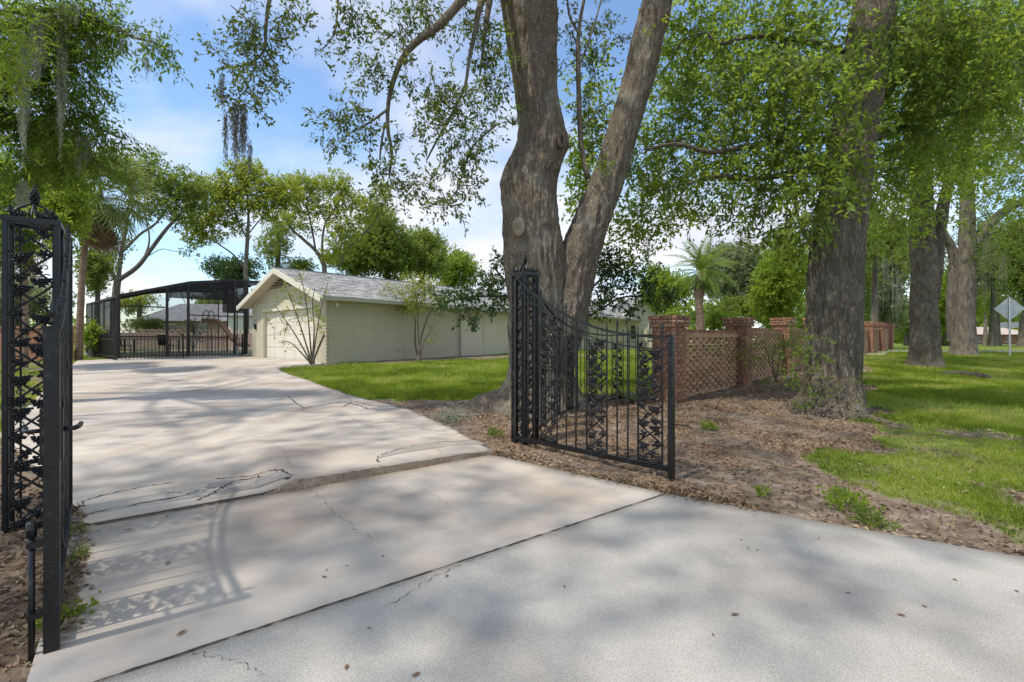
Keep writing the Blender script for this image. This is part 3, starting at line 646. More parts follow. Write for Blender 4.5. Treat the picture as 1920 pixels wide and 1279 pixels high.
for i in range(npill):
    s = i * WS; z0 = wall_z(s)
    core = MB().box(s - PW / 2 + .02, s + PW / 2 - .02, -PW / 2 + .02, PW / 2 - .02, z0 - .3, z0 + 22 * BC - .02)
    core.box(s - .27, s + .27, -.27, .27, z0 + 19.1 * BC, z0 + 22 * BC - .012)
    p = core.put('pillar', M['mortar'], bwall)
    join = MB()
    for (k, h, a, L, z) in pillar_bricks():
        # face k: bricks laid along the face, outer side at -h
        if i < 1 and k in (0, 3) or i == 1 and k == 0 and z > .9:
            x, y = rotk(k, a, -h + rb.uniform(-.003, .003))
            put('brick', brick_mesh(L, 'brick'), p, (s + x, y, z0 + z), (0, 0, k * math.pi / 2))
        else:
            x0, y0 = rotk(k, a, -h); x1, y1 = rotk(k, a + L, -h + .1)
            join.box(s + min(x0, x1), s + max(x0, x1), min(y0, y1), max(y0, y1), z0 + z, z0 + z + BC - .013)
    jo = join.put('brick_courses', M['brick'], p); jo['kind'] = 'stuff'
    # lit core holes of the top course, their light painted as pale blocks
    pl = MB()
    for k in (0, 3):
        for c in range(7):
            if c == 3: continue
            x, y = rotk(k, -.255 + c * .085, -.31); pl.box(s + x - .016, s + x + .016, y - .016, y + .016, z0 + 20.25 * BC, z0 + 20.62 * BC)
    pl.put('lit_core_block', M['lit_core_paint'], p)
for i in range(npill - 1):
    s0, s1 = i * WS + PW / 2, (i + 1) * WS - PW / 2; z0 = (wall_z(s0) + wall_z(s1)) / 2 - .02; n = 15
    pn = MB().box(s0, s1, -.05, .05, z0 - .4, z0 + .10).box(s0, s1, -.07, .07, z0 + .10 + n * BC, z0 + .10 + n * BC + .10).put('panel', M['brick_tan'], bwall)
    rest = MB(); pit = .33; bL = .215
    for r in range(n):
        z = z0 + .10 + r * BC
        for c in range(13):
            x = s0 + .0 + c * pit - (r % 2) * pit / 2; a, b = max(x, s0), min(x + bL, s1)
            if b - a < .03: continue
            if i == 0: put('brick', brick_mesh(round(b - a, 2), 'brick_tan'), pn, (a, -.05 + rb.uniform(-.002, .002), z + .004))
            else: rest.box(a, b, -.05, .05, z + .004, z + BC - .002)
    if i: q = rest.put('brick_courses', M['brick_tan'], pn); q['kind'] = 'stuff'
    # coping bricks
    for c in range(int((s1 - s0) / .24)):
        if i < 2: put('brick', brick_mesh(.228, 'brick'), pn, (s0 + .03 + c * .24, -.08, z0 + .2 + n * BC), (0, 0, 0), (1, 1.6, .9))
# low brick pier by the far picket fence
pz = float(gz(19.2)); pier = thing('brick_pier', 'low orange brick pier and garden wall at the picket fence end', 'wall', (-17.55, 19.1, pz), .1)
pc = MB().box(-3.6, .0, 0, .3, -.2, 1.30).put('core', M['mortar'], pier)
jr = MB()
for r in range(16):
    for c in range(16): 
        x = -3.55 + c * .225 - (r % 2) * .11; jr.box(x, min(x + .21, .01), -.012, .0, .02 + r * BC, .02 + r * BC + .066)
    for c in range(2): jr.box(0, .012, .005 + c * .15, .14 + c * .15, .02 + r * BC, .02 + r * BC + .066)
j_ = jr.put('brick_courses', pm('brick_orange', [(.3, (.30, .13, .075)), (.7, (.44, .22, .13))], 6, .9, .4, 40), pier); j_['kind'] = 'stuff'
MB().box(-3.65, .06, -.06, .36, 1.30, 1.38).put('coping', M['brick'], pier)

# ---------------------------------------------------------------- cast iron: vine, leaf and grape pieces shared by all panels
IR = M['iron']
def grape_mesh():
    r = random.Random(2); mb = MB()
    for k, (row, m) in enumerate(((0, 6), (1, 5), (2, 4), (3, 2))):
        for c in range(m):
            mb.ball(((c - (m - 1) / 2) * .017 + r.uniform(-.002, .002), -.004 - .006 * (row in (1, 2)), -row * .0135), .0098 + r.uniform(0, .0012))
    return mb.mesh('grape_cluster', IR, True)
def leaf_mesh():
    O = []
    for k in range(20):
        a = math.pi * 2 * k / 20; rr = .036 * (1 + .34 * math.cos(5 * a)) * (1 + .12 * math.cos(a)) * (1 if k % 2 else .9); O.append((rr * math.cos(a), rr * math.sin(a)))
    mb = MB(); V = [(0, -.012, 0)] + [(x, -.002 - .006 * math.cos(5 * math.atan2(z, x)), z) for x, z in O] + [(0, .004, 0)] + [(x, .004, z) for x, z in O]
    mb.add(V, [(0, 1 + k, 1 + (k + 1) % 20) for k in range(20)] + [(21, 22 + (k + 1) % 20, 22 + k) for k in range(20)] + [(1 + k, 22 + k, 22 + (k + 1) % 20, 1 + (k + 1) % 20) for k in range(20)])
    return mb.mesh('vine_leaf', IR, False)
MG, ML = grape_mesh(), leaf_mesh()
MW, MH = .235, .425                       # one casting: width and height
def vine_mesh():
    mb = MB(); t = np.linspace(0, 1, 14); hw = MW / 2 - .008
    for sx in (-1, 1):
        P = np.stack([sx * hw * -np.cos(t * np.pi), np.full(14, .003 * sx), MH * (.02 + .5 * t - .035 * np.sin(2 * np.pi * t))], 1)
        Q = np.stack([sx * hw * np.cos(t * np.pi), np.full(14, .003 * sx), MH * (.5 + .5 * t - .035 * np.sin(2 * np.pi * t))], 1)
        mb.tube(P, .0085, 6); mb.tube(Q, .0085, 6)
    a = np.linspace(0, 5.2, 12)
    for cx, cz, sg, r0 in ((-.06, .10, 1, .024), (.07, .12, -1, .022), (.055, .30, 1, .026), (-.075, .33, -1, .022), (0, .215, 1, .02), (.09, .21, 1, .016), (-.09, .2, -1, .016)):
        rr = r0 * (1 - .11 * a); mb.tube(np.stack([cx + sg * rr * np.cos(a), np.full(12, -.002), cz + rr * np.sin(a)], 1), .0036, 4)
    for (x0, z0, x1, z1) in ((-.1, .02, -.03, .07), (.1, .07, .04, .05), (.1, .25, .03, .28), (-.1, .4, -.05, .36), (.02, .39, .09, .36)):
        mb.tube(resample([(x0, 0, z0), ((x0 + x1) / 2, -.004, (z0 + z1) / 2 + .012), (x1, 0, z1)], 6), .004, 4)
    return mb.mesh('vine', IR, True)
MV = vine_mesh()
GR = [(-.045, .205), (.05, .035), (.045, .408), (-.06, .06)]
LV = [(-.07, .165, .3), (.065, .22, 1.2), (-.06, .305, 4.0), (.03, .10, 2.7), (.075, .345, 5.1)]
def castings(parent, name, x, y, z0, z1, rz=0.0, detail=True, seed=0):
    """a stack of castings as one part; leaves and grapes are its sub-parts. (x,y) is the panel's middle"""
    n = max(1, int(round((z1 - z0) / MH))); sc = (z1 - z0) / (n * MH); r = random.Random(seed)
    fr = MB()
    for sx in (-1, 1): fr.box(sx * MW / 2 - .004, sx * MW / 2 + .004, -.005, .005, z0, z1)
    fr.box(-MW / 2 + .004, MW / 2 - .004, -.005, .005, z0 + .002, z0 + .012).box(-MW / 2 + .004, MW / 2 - .004, -.005, .005, z1 - .012, z1 - .002)
    p = fr.put(name, IR, parent, (x, y, 0), (0, 0, rz))
    for k in range(n):
        zb = z0 + k * MH * sc; fl = -1 if k % 2 else 1
        put('vine', MV, p, (0, 0, zb), (0, 0, 0), (fl, 1, sc))
        for gx_, gz_ in GR: put('grape_cluster', MG, p, (gx_ * fl, -.006, zb + gz_ * sc), (0, r.uniform(-.25, .25), 0), 1.05 + r.uniform(-.1, .15))
        for lx, lz, la in LV: put('vine_leaf', ML, p, (lx * fl, -.006 - .004 * r.random(), zb + lz * sc), (0, la + r.uniform(-.4, .4), 0), .88 + r.uniform(-.15, .2))
    return p
GA = math.atan2(.618, .786)
def column(label, loc, wd, H=2.12):
    t = thing('iron_column', label, 'column', (loc[0], loc[1], .0), GA, 'gate columns')
    h = wd / 2
    for sx in (-1, 1):
        for sy in (-1, 1): MB().box(sx * h - .013, sx * h + .013, sy * h - .013, sy * h + .013, -.1, H).put('corner_post', IR, t)
    tf_ = MB()
    for s in (-1, 1): tf_.box(-h - .02, h + .02, s * h - .02, s * h + .02, H, H + .035).box(s * h - .02, s * h + .02, -h + .02, h - .02, H, H + .034)
    tf_.put('top_frame', IR, t)
    for z in (.41, 1.27):
        b = MB()
        for s in (-1, 1): b.box(-h + .016, h - .016, s * h - .009, s * h + .009, z - .012, z + .012).box(s * h - .009, s * h + .009, -h + .016, h - .016, z - .011, z + .011)
        b.put('cross_bar', IR, t)
    k = (wd - .034) / MW
    sides = [(0, -h, 0), (None, None, None)]
    for k_, (x, y, rz, sd) in enumerate(((0, -h, 0, 3), ((-h if loc[0] > -1 else h), 0, (-math.pi / 2 if loc[0] > -1 else math.pi / 2), 8))):
        if k_ and loc[0] < -1: continue
        p = castings(t, 'vine_panel', x, y, .0, H, rz, True, sd); p.scale = (k, 1, 1)
    # plain bars on the two other sides
    sgn = 1 if loc[0] > -1 else -1
    for f in (-.33, .33):
        MB().box(f * wd - .006, f * wd + .006, h - .006, h + .006, 0, H).put('bar', IR, t)
        MB().box(sgn * h - .006, sgn * h + .006, f * wd - .006, f * wd + .006, 0, H).put('bar', IR, t)
    # crowning arches with a pine-cone finial
    ar = MB(); a = np.linspace(0, 1, 12)
    for sx, sy in ((1, 0), (-1, 0), (0, 1), (0, -1)):
        P = np.stack([sx * h * (1 - a), sy * h * (1 - a), H + .035 + .125 * np.sin(a * math.pi / 2) ** .8], 1); ar.tube(P, .008, 5)
    ar.put('arch', IR, t, smooth=True)
    fi = MB(); rr = random.Random(1)
    for j in range(6):
        z = H + .175 + j * .017; r0 = .024 * (1 - abs(j - 2) / 5.2)
        for q in range(6): fi.ball((r0 * math.cos(q * 1.047 + j * .5), r0 * math.sin(q * 1.047 + j * .5), z), .0125)
    fi.ball((0, 0, H + .285), .012); fi.put('finial', IR, t, smooth=True)
    for sx, sy in ((-.5, -1), (.5, -1), (-.5, 1), (.5, 1)):
        put('grape_cluster', MG, t, (sx * h, sy * h * .9, H + .075), (0, .2, 0), 1.15)
        put('vine_leaf', ML, t, (sx * h * 1.4, sy * h * .92, H + .075), (0, 1 + sx, 0), 1.1)
    return t
CL = Vector((-3.425, 3.47)); CRc = Vector((.165, 6.10))
column('black grapevine iron gate column standing at the leaf strewn bed', CL, .262)
column('black grapevine iron gate column in front of the big forked oak', CRc, .225)

def spear(mb, x, y, z, s=1.0):
    mb.lathe([(.006 * s, z), (.013 * s, z + .012 * s), (.007 * s, z + .024 * s), (.006 * s, z + .03 * s), (.014 * s, z + .05 * s), (.010 * s, z + .075 * s), (.001, z + .115 * s)], 6, Matrix.Translation((x, y, 0)))
GLEN = 2.09
def rail_z(t): return 1.34 + .74 * max(0, 1 - t) ** 2.2
def gate(label, hinge, free, flip):
    d = Vector((free[0] - hinge[0], free[1] - hinge[1])); L = d.length
    t = thing('iron_gate', label, 'gate', (hinge[0], hinge[1], 0), math.atan2(d.y, d.x), 'driveway gate leaves')
    MB().box(-.022, .022, -.022, .022, .03, 2.06).put('hinge_stile', IR, t)
    fs = MB().box(L - .05, L, -.025, .025, .015, 1.345).put('latch_stile', IR, t)
    MB().box(L - .058, L + .002, -.03, .03, 1.345, 1.362).put('cap', IR, fs)
    MB().box(.022, L - .056, -.02, .02, .075, .125).put('bottom_rail', IR, t)
    tt = np.linspace(.0, 1, 26); mb = MB()
    P = [(.02 + x * (L - .08), 0, rail_z(x)) for x in tt]
    for a, b in zip(P[:-1], P[1:]): mb.bar(a, b, .032, .022)
    mb.put('top_rail', IR, t)
    mb = MB(); P2 = [(p[0], 0, p[2] - .115) for p in P]
    for a, b in zip(P2[:-1], P2[1:]): mb.bar(a, b, .016, .012)
    mb.put('lower_rail', IR, t)
    pan = ((.20, .32), (.52, .645), (.82, .945))
    for x in (.05, .10, .15, .20, .32, .385, .45, .52, .645, .705, .765, .82, .945):
        z = rail_z(x); big = x in (.385, .705, .945); mb = MB().box(x * L - .0065, x * L + .0065, -.0065, .0065, .125, z + .03)
        spear(mb, x * L, 0, z + .03, 1.0 if big or x < .3 else .55); mb.put('picket', IR, t)
    for k, (a, b) in enumerate(pan):
        zt = rail_z((a + b) / 2) - .13; p = castings(t, 'vine_panel', (a + b) / 2 * L, 0, .13, zt, 0, True, 20 + k); p.scale = ((b - a) * L / MW * .96, 1, 1)
    for z in (.3, 1.6):
        MB().lathe([(.02, z - .05), (.02, z + .05)], 8, Matrix.Translation((-.03, 0, 0))).put('hinge', IR, t)
    return t, L, fs
HL, FLg = (-3.245, 3.54), (-1.895, 1.99)
gl, L, fs = gate('black grapevine iron gate leaf with lever handle and drop bolt', HL, FLg, 1)
# lever handle and plate on the driveway side (+y local is away from the drive's axis)
lat = MB()
for sy in (1, -1):
    lat.box(L - .052, L - .012, sy * .028, sy * .036, .80, 1.02)
lat.put('latch_plate', IR, gl)
MB().tube([(L - .032, .036, .93), (L - .032, .075, .93)], .009, 8).tube(resample([(L - .032, .07, .93), (L - .075, .085, .932), (L - .13, .09, .937), (L - .16, .09, .925)], 8), [.011, .011, .0105, .01, .0095, .009, .0085, .006], 7).put('lever_handle', IR, gl, smooth=True)
MB().tube([(L - .032, -.036, .93), (L - .032, -.075, .93)], .009, 8).tube(resample([(L - .032, -.07, .93), (L - .075, -.085, .932), (L - .15, -.085, .93)], 8), .009, 7).put('lever_handle', IR, gl, smooth=True)
db = MB().tube([(L - .03, -.06, -.08), (L - .03, -.06, .50)], .011, 8).tube([(L - .03, -.06, .50), (L - .03, -.06, .56)], [.017, .017], 8)
db.put('drop_bolt', IR, gl, smooth=True)
for z in (.18, .47): MB().box(L - .055, L - .01, -.074, -.028, z - .012, z + .012).put('bolt_bracket', IR, gl)
gr, L, fs = gate('black grapevine iron gate leaf swung over mulch beside the forked oak', (.05, 6.02), (1.505, 4.50), -1)
MB().tube(resample([(L + .002, 0, .52), (L + .06, -.03, .53), (L + .15, -.04, .535), (L + .19, -.02, .51)], 8), .006, 6).put('hook', IR, gr)

# curved wing fence from the column to the brick pillar
wing = thing('iron_wing_fence', 'curved black iron wing fence joining gate column to brick pillar', 'fence', (0, 0, 0))
C_ = resample([(.28, 6.25), (.62, 7.35), (1.12, 8.35), (1.85, 9.2), (2.85, 9.72)], 61)
def wz(t): return 1.32 + .68 * max(0, 1 - t * 1.35) ** 1.6
for z, wd in ((None, .03), (-.13, .014), ('b', .03)):
    mb = MB()
    for i in range(60):
        a, b = C_[i], C_[i + 1]; za = gz(a[1]) + .1; zb = gz(b[1]) + .1
        if z == 'b': mb.bar((a[0], a[1], za), (b[0], b[1], zb), .03, .03)
        else: mb.bar((a[0], a[1], za - .1 + wz(i / 60) + (z or 0)), (b[0], b[1], zb - .1 + wz((i + 1) / 60) + (z or 0)), wd, wd * .7)
    mb.put('rail' if z != 'b' else 'bottom_rail', IR, wing)
for i in range(0, 61, 2):
    p = C_[i]; g0 = float(gz(p[1])); post = i in (0, 30, 60); h = .02 if post else .0065
    if any(a < i < b for a, b in ((16, 19), (24, 27), (36, 39), (46, 49))): continue
    mb = MB().box(p[0] - h, p[0] + h, p[1] - h, p[1] + h, g0 - .05 if post else g0 + .11, g0 + wz(i / 60) + .03); spear(mb, p[0], p[1], g0 + wz(i / 60) + .03, 1.2 if post else .8); mb.put('post' if post else 'picket', IR, wing)
for k, i in enumerate((8, 18, 26, 38, 48, 56)):
    p = C_[i]; q = C_[i + 2] - C_[i - 2]; g0 = float(gz(p[1]))
    castings(wing, 'vine_panel', p[0], p[1], g0 + .11, g0 + wz(i / 60) - .15, math.atan2(q[1], q[0]), True, 40 + k)

# ---------------------------------------------------------------- picket fence and pool cage
FA = HA
fen = thing('picket_fence', 'low black metal picket fence before the pool cage', 'fence', (-15.85, 19.35, float(gz(19.7))), FA)
FLn, FLm = 4.7, 6.2
for z, h in ((.86, .03), (.16, .03)):
    MB().box(0, FLn, -.014, .014, z, z + h).put('rail', M['bronze'], fen); MB().box(-.014, .014, .03, FLm, z, z + h).put('rail', M['bronze'], fen)
pk = MB().box(-.009, .009, -.009, .009, .04, 1.02).lathe([(.009, 1.02), (.016, 1.04), (.002, 1.1)], 5).mesh('picket', M['bronze'])
for k in range(int(FLn / .125)): put('picket', pk, fen, (.06 + k * .125, 0, 0))
for k in range(int(FLm / .125)): put('picket', pk, fen, (0, .1 + k * .125, 0))
for x, y in ((0, 0), (2.3, 0), (FLn, 0), (0, 2.1), (0, 4.2), (0, FLm)): MB().box(x - .03, x + .03, y - .03, y + .03, -.1, 1.12).put('post', M['bronze'], fen)
cz = float(gz(20.6)); cage = thing('pool_cage', 'dark bronze screened pool enclosure beside the garage', 'enclosure', (-16.6, 20.4, cz), FA)
CWd, CD = 6.2, 7.5
def ctop(s): return np.interp(s, [-.2, 2.6, 4.4, 8], [2.62, 3.48, 3.74, 3.84])
for y in (0, 2.5, 5.0, CD):
    fr = MB()
    for a, b in ((0, 2.6), (2.6, 4.3), (4.3, CWd)): fr.bar((a, y, ctop(a)), (b, y, ctop(b)), .05, .12)
    fr.put('roof_beam', M['bronze'], cage)
for s in (0, 2.6, 4.3): MB().bar((s, 0, ctop(s) - .01), (s, CD, ctop(s) - .01), .05, .1).put('purlin', M['bronze'], cage)
for s, wd in ((0, .12), (1.72, .09), (2.54, .09), (4.5, .07), (5.0, .16)): MB().box(s - wd / 2, s + wd / 2, -.05, .05, -.1, ctop(s) - .05).put('post', M['bronze'], cage)
for y in (1.5, 3.0, 4.5, 6.0, CD):
    for s in (0, CWd): MB().box(s - .025, s + .025, y - .025, y + .025, -.1, ctop(s) - .05).put('post', M['bronze'], cage)
for z in (.92,): MB().box(.05, 4.25, -.035, .035, z, z + .07).put('chair_rail', M['bronze'], cage)
MB().box(.05, 1.65, -.03, .03, 2.25, 2.3).put('chair_rail', M['bronze'], cage); MB().box(2.52, 4.25, -.03, .03, 1.95, 2.0).put('chair_rail', M['bronze'], cage)
for s, a in ((1.69, .5), (2.48, -.55), (4.27, -.5)): MB().bar((s, 0, 2.35), (s + a * .6, 0, ctop(s + a * .6) - .08), .035, .035).put('brace', M['white' if s == 2.48 else 'bronze'], cage)
SCR = {k: screenmat('screen_%d' % k, k / 100) for k in (24, 76, 90, 94)}
def screen(pts, k, name='screen'):
    MB().add(pts, [tuple(range(len(pts)))]).put(name, SCR[k], cage)
screen([(0, .02, -.05), (0, CD, -.05), (0, CD, ctop(0)), (0, .02, ctop(0))], 90)
screen([(0, 0, ctop(0)), (2.6, 0, ctop(2.6)), (2.6, CD, ctop(2.6)), (0, CD, ctop(0))], 94, 'roof_screen')
screen([(2.6, 0, ctop(2.6)), (4.3, 0, ctop(4.3)), (4.3, CD, ctop(4.3)), (2.6, CD, ctop(2.6))], 94, 'roof_screen')
screen([(4.3, 0, ctop(4.3)), (CWd, 0, ctop(CWd)), (CWd, CD, ctop(CWd)), (4.3, CD, ctop(4.3))], 94, 'roof_screen')
screen([(.05, 0, .05), (4.25, 0, .05), (4.25, 0, ctop(4.25)), (2.6, 0, ctop(2.6)), (.05, 0, ctop(0))], 24)
screen([(1.7, -.02, 2.72), (4.25, -.02, 2.72), (4.25, -.02, ctop(4.25) - .05), (2.6, -.02, ctop(2.6) - .05), (1.7, -.02, ctop(1.7) - .05)], 90)
screen([(3.95, -.03, 2.15), (4.9, -.03, 2.15), (4.9, -.03, ctop(4.9)), (3.95, -.03, ctop(3.95))], 90)
screen([(.05, CD, .05), (CWd, CD, .05), (CWd, CD, ctop(CWd)), (.05, CD, ctop(0))], 24)
ua = np.linspace(-.3, 9.5, 30); vb = np.linspace(-.85, 10, 30); U_, V_ = np.meshgrid(ua, vb); ca, sa = math.cos(FA), math.sin(FA)
Xd = -16.6 + U_ * ca - V_ * sa; Yd = 20.4 + U_ * sa + V_ * ca; Vd = np.stack([Xd.ravel(), Yd.ravel(), (gz(Yd) + .04).ravel()], 1); i_ = np.arange(29)[:, None] * 30; j_ = np.arange(29)[None]
do = put('pool_deck', npmesh('pool_deck', Vd, np.stack([i_ + j_, i_ + j_ + 1, i_ + 31 + j_, i_ + 30 + j_], -1).reshape(-1, 4), M['deck'])); tag(do, 'pale concrete pool deck', kind='structure')
def deck(x, y):
    q = Vector((-16.6, 20.4, 0)) + Matrix.Rotation(FA, 4, 'Z') @ Vector((x, y, 0)); return (q.x, q.y, float(gz(q.y)) + .04)
# slide with ladder, inside the cage
sl_ = thing('pool_slide', 'curved tan pool slide with steel ladder', 'slide', deck(4.3, 2.9), .12)
P = resample([(-.25, 0, 1.62), (.1, 0, 1.66), (.5, .02, 1.5), (.85, .05, 1.05), (1.15, .1, .6), (1.5, .15, .35), (1.85, .2, .3)], 24)
V = []; prof = [(-.28, .16), (-.24, .02), (0, -.03), (.24, .02), (.28, .16)]
for p in P:
    for a, b in prof: V.append((p[0], p[1] + a, p[2] + b))
Fq = [(i * 5 + j, i * 5 + j + 1, i * 5 + 6 + j, i * 5 + 5 + j) for i in range(23) for j in range(4)]
ob = put('chute', npmesh('chute', V, Fq, M['slide'], True), sl_); sm = ob.modifiers.new('s', 'SOLIDIFY'); sm.thickness = .03
for sy in (-.27, .27):
    MB().tube(resample([(-1.0, sy, 0), (-.62, sy, .85), (-.3, sy, 1.6), (-.15, sy, 2.15), (.05, sy, 2.2), (.12, sy, 1.75)], 20), .03, 7).put('ladder_rail', M['white'], sl_, smooth=True)
for k in range(6):
    t = k / 6; MB().bar((-.98 + t * .7, -.27, .2 + t * 1.45), (-.98 + t * .7, .27, .2 + t * 1.45), .09, .03).put('rung', M['white'], sl_)
for x, z in ((.0, 1.6), (.75, 1.1)): MB().tube([(x, -.2, 0), (x, -.2, z)], .025, 6).tube([(x, .2, 0), (x, .2, z)], .025, 6).put('leg', M['slide'], sl_)
# table and chairs on the deck
tb = thing('patio_table', 'long glass topped patio table inside the pool cage', 'table', deck(2.0, 5.2), .1)
MB().box(-.9, 1.6, -.45, .45, .70, .73).put('table_top', pm('table_glass', [(.3, (.30, .40, .38)), (.7, (.38, .47, .45))], 2, .15), tb)
for x in (-.75, 1.45):
    for y in (-.38, .38): MB().box(x - .025, x + .025, y - .025, y + .025, 0, .70).put('leg', M['bronze'], tb)
def pchair(x, y, rz, label):
    t = thing('patio_chair', label, 'chair', deck(x, y), FA + rz, 'chairs on the pool deck')
    MB().box(-.25, .25, -.25, .25, .40, .44).put('seat', M['dark'], t); MB().bar((0, .25, .44), (0, .36, .95), .5, .04).put('backrest', M['dark'], t)
    for a in (-.22, .22):
        for b in (-.22, .22): MB().box(a - .015, a + .015, b - .015, b + .015, 0, .40).put('leg', M['bronze'], t)
pchair(1.1, 5.2, 2.0, 'dark patio chair drawn up to the glass patio table'); pchair(2.7, 4.2, 2.4, 'dark patio chair beside the table end near the slide ladder')
wc = thing('lounge_chair', 'white metal chair with round back beside garage corner', 'chair', deck(5.05, .55), .4)
MB().box(-.24, .24, -.24, .24, .40, .43).put('seat', M['dark'], wc)
a = np.linspace(0, 2 * math.pi, 18); MB().tube(np.stack([.22 * np.cos(a), np.full(18, .25), .68 + .22 * np.sin(a)], 1), .018, 6).put('back_ring', M['white'], wc)
for x in (-.22, .22):
    for y in (-.22, .22): MB().tube([(x, y, 0), (x, y, .4)], .015, 6).put('leg', M['white'], wc)
# garden wall, neighbour's house beyond the pool
gw = thing('garden_wall', 'pinkish block garden wall with scalloped top behind the pool', 'wall', (-27.5, 30.5, float(gz(30.5))), .06)
MB().box(0, 16, 0, .2, -.3, 1.12).put('wall', M['block'], gw)
sc_ = MB()
for k in range(40):
    x = .2 + k * .4; a = np.linspace(0, math.pi, 7); sc_.tube(np.stack([x + .19 * np.cos(a), np.full(7, .1), 1.12 + .17 * np.sin(a)], 1), .035, 5)
q = sc_.put('scallops', M['block'], gw); q['kind'] = 'stuff'
nb = thing('neighbour_house', 'neighbouring house with long grey roof and red chimney', 'house', (-31.5, 41, .7), .12)
MB().box(0, 11, 0, 6, -.3, 2.35).put('wall', M['block'], nb)
V = [(-.5, -.6, 2.3), (11.4, -.6, 2.3), (11.4, 6.6, 2.3), (-.5, 6.6, 2.3), (1.6, 3, 4.0), (9.4, 3, 4.0)]
MB().add(V, [(0, 1, 5, 4), (1, 2, 5), (2, 3, 4, 5), (3, 0, 4), (3, 2, 1, 0)]).put('roof', M['shingle_far'], nb)
MB().box(6.4, 7.5, 1.2, 1.9, 2.6, 4.05).box(6.33, 7.57, 1.13, 1.97, 4.05, 4.2).put('chimney', M['brick'], nb)
for x in (1.5, 4.0, 8.5): w_ = MB().box(x, x + 1.3, -.03, .02, .9, 2.0).put('window', M['glass'], nb); MB().box(x - .06, x + 1.36, -.05, -.0, 2.0, 2.08).put('frame', M['trim'], w_)
an = thing('cream_annex', 'plain cream shed with pale hip roof beside the red chimney', 'shed', (-22.4, 38.2, .7), .12)
MB().box(0, 4.2, 0, 4, -.3, 2.6).put('wall', M['door_paint'], an)
MB().add([(-.3, -.3, 2.6), (4.5, -.3, 2.6), (4.5, 4.3, 2.6), (-.3, 4.3, 2.6), (2.1, 2, 3.6)], [(0, 1, 4), (1, 2, 4), (2, 3, 4), (3, 0, 4), (3, 2, 1, 0)]).put('roof', M['shingle_far'], an)
MB().box(1.0, 1.9, -.02, .02, 0, 2.0).put('door', M['trim'], an)

# ---------------------------------------------------------------- far brick house, white structures, road sign
fh = thing('brick_house', 'low red brick house with pale roof across the street', 'house', (72, 80, .72), .0)
MB().box(0, 14, 0, 7, -.4, 1.75).put('wall', M['brick'], fh)
V = [(-.6, -.8, 1.65), (14.6, -.8, 1.65), (14.6, 7.8, 1.65), (-.6, 7.8, 1.65), (2, 3.5, 3.0), (12, 3.5, 3.0)]
MB().add(V, [(0, 1, 5, 4), (1, 2, 5), (2, 3, 4, 5), (3, 0, 4), (3, 2, 1, 0)]).put('roof', pm('roof_tan', [(.3, (.36, .30, .26)), (.7, (.46, .39, .34))], 2, .9), fh)
for x in (1.5, 4.5, 9.5, 11.5): w_ = MB().box(x, x + 1.0, -.04, .02, .5, 1.45).put('window', M['glass'], fh); MB().box(x - .08, x + 1.08, -.06, -.0, .42, .5).put('sill', M['trim'], w_)
MB().box(7, 8, -.04, .02, -.1, 1.5).put('door', M['white'], fh)
for k, (px, py0, py1, d, wd, lb) in enumerate(((1412, 592, 626, 30, 2.8, 'white gabled canopy standing behind the second wall pillar'),)):
    c = at(px, py1, d); t = thing('white_canopy', lb, 'canopy', (c.x, d, float(gz(d))), .2)
    zt = c.z + (py1 - py0) * d / F - float(gz(d))
    MB().add([(-wd / 2, 0, zt - .9), (wd / 2, 0, zt - .9), (wd / 2 - .5, 1.5, zt), (-wd / 2 + .3, 1.5, zt), (wd / 2, 3, zt - .9), (-wd / 2, 3, zt - .9)], [(0, 1, 2, 3), (2, 4, 5, 3), (1, 4, 2), (0, 3, 5), (0, 5, 4, 1)]).put('cover', M['white'], t)
    for x in (-wd / 2 + .05, wd / 2 - .05):
        for y in (.05, 2.95): MB().box(x - .03, x + .03, y - .03, y + .03, 0, zt - .88).put('leg', M['white'], t)
sp = gnd(1893, 668); sg = thing('road_sign', 'back of diamond road sign with plaque on steel post', 'sign', tuple(sp), -.35)
zt = CH + (639.5 - 556) / F * sp.y - sp.z
MB().box(-.03, .03, -.012, .012, -.2, zt - .05).box(-.035, -.022, -.03, -.012, -.2, zt - .05).box(.022, .035, -.03, -.012, -.2, zt - .05).put('post', M['steel'], sg)
r = .58; MB().add([(x, y, z) for y in (.014, .02) for x, z in ((0, zt - 2 * r), (r, zt - r), (0, zt), (-r, zt - r))], [(0, 1, 2, 3), (7, 6, 5, 4), (0, 4, 5, 1), (1, 5, 6, 2), (2, 6, 7, 3), (3, 7, 4, 0)]).put('diamond_plate', M['sign_metal'], sg)
MB().box(-.33, .33, .014, .02, zt - 2 * r - .33, zt - 2 * r - .06).put('plaque', M['sign_metal'], sg)
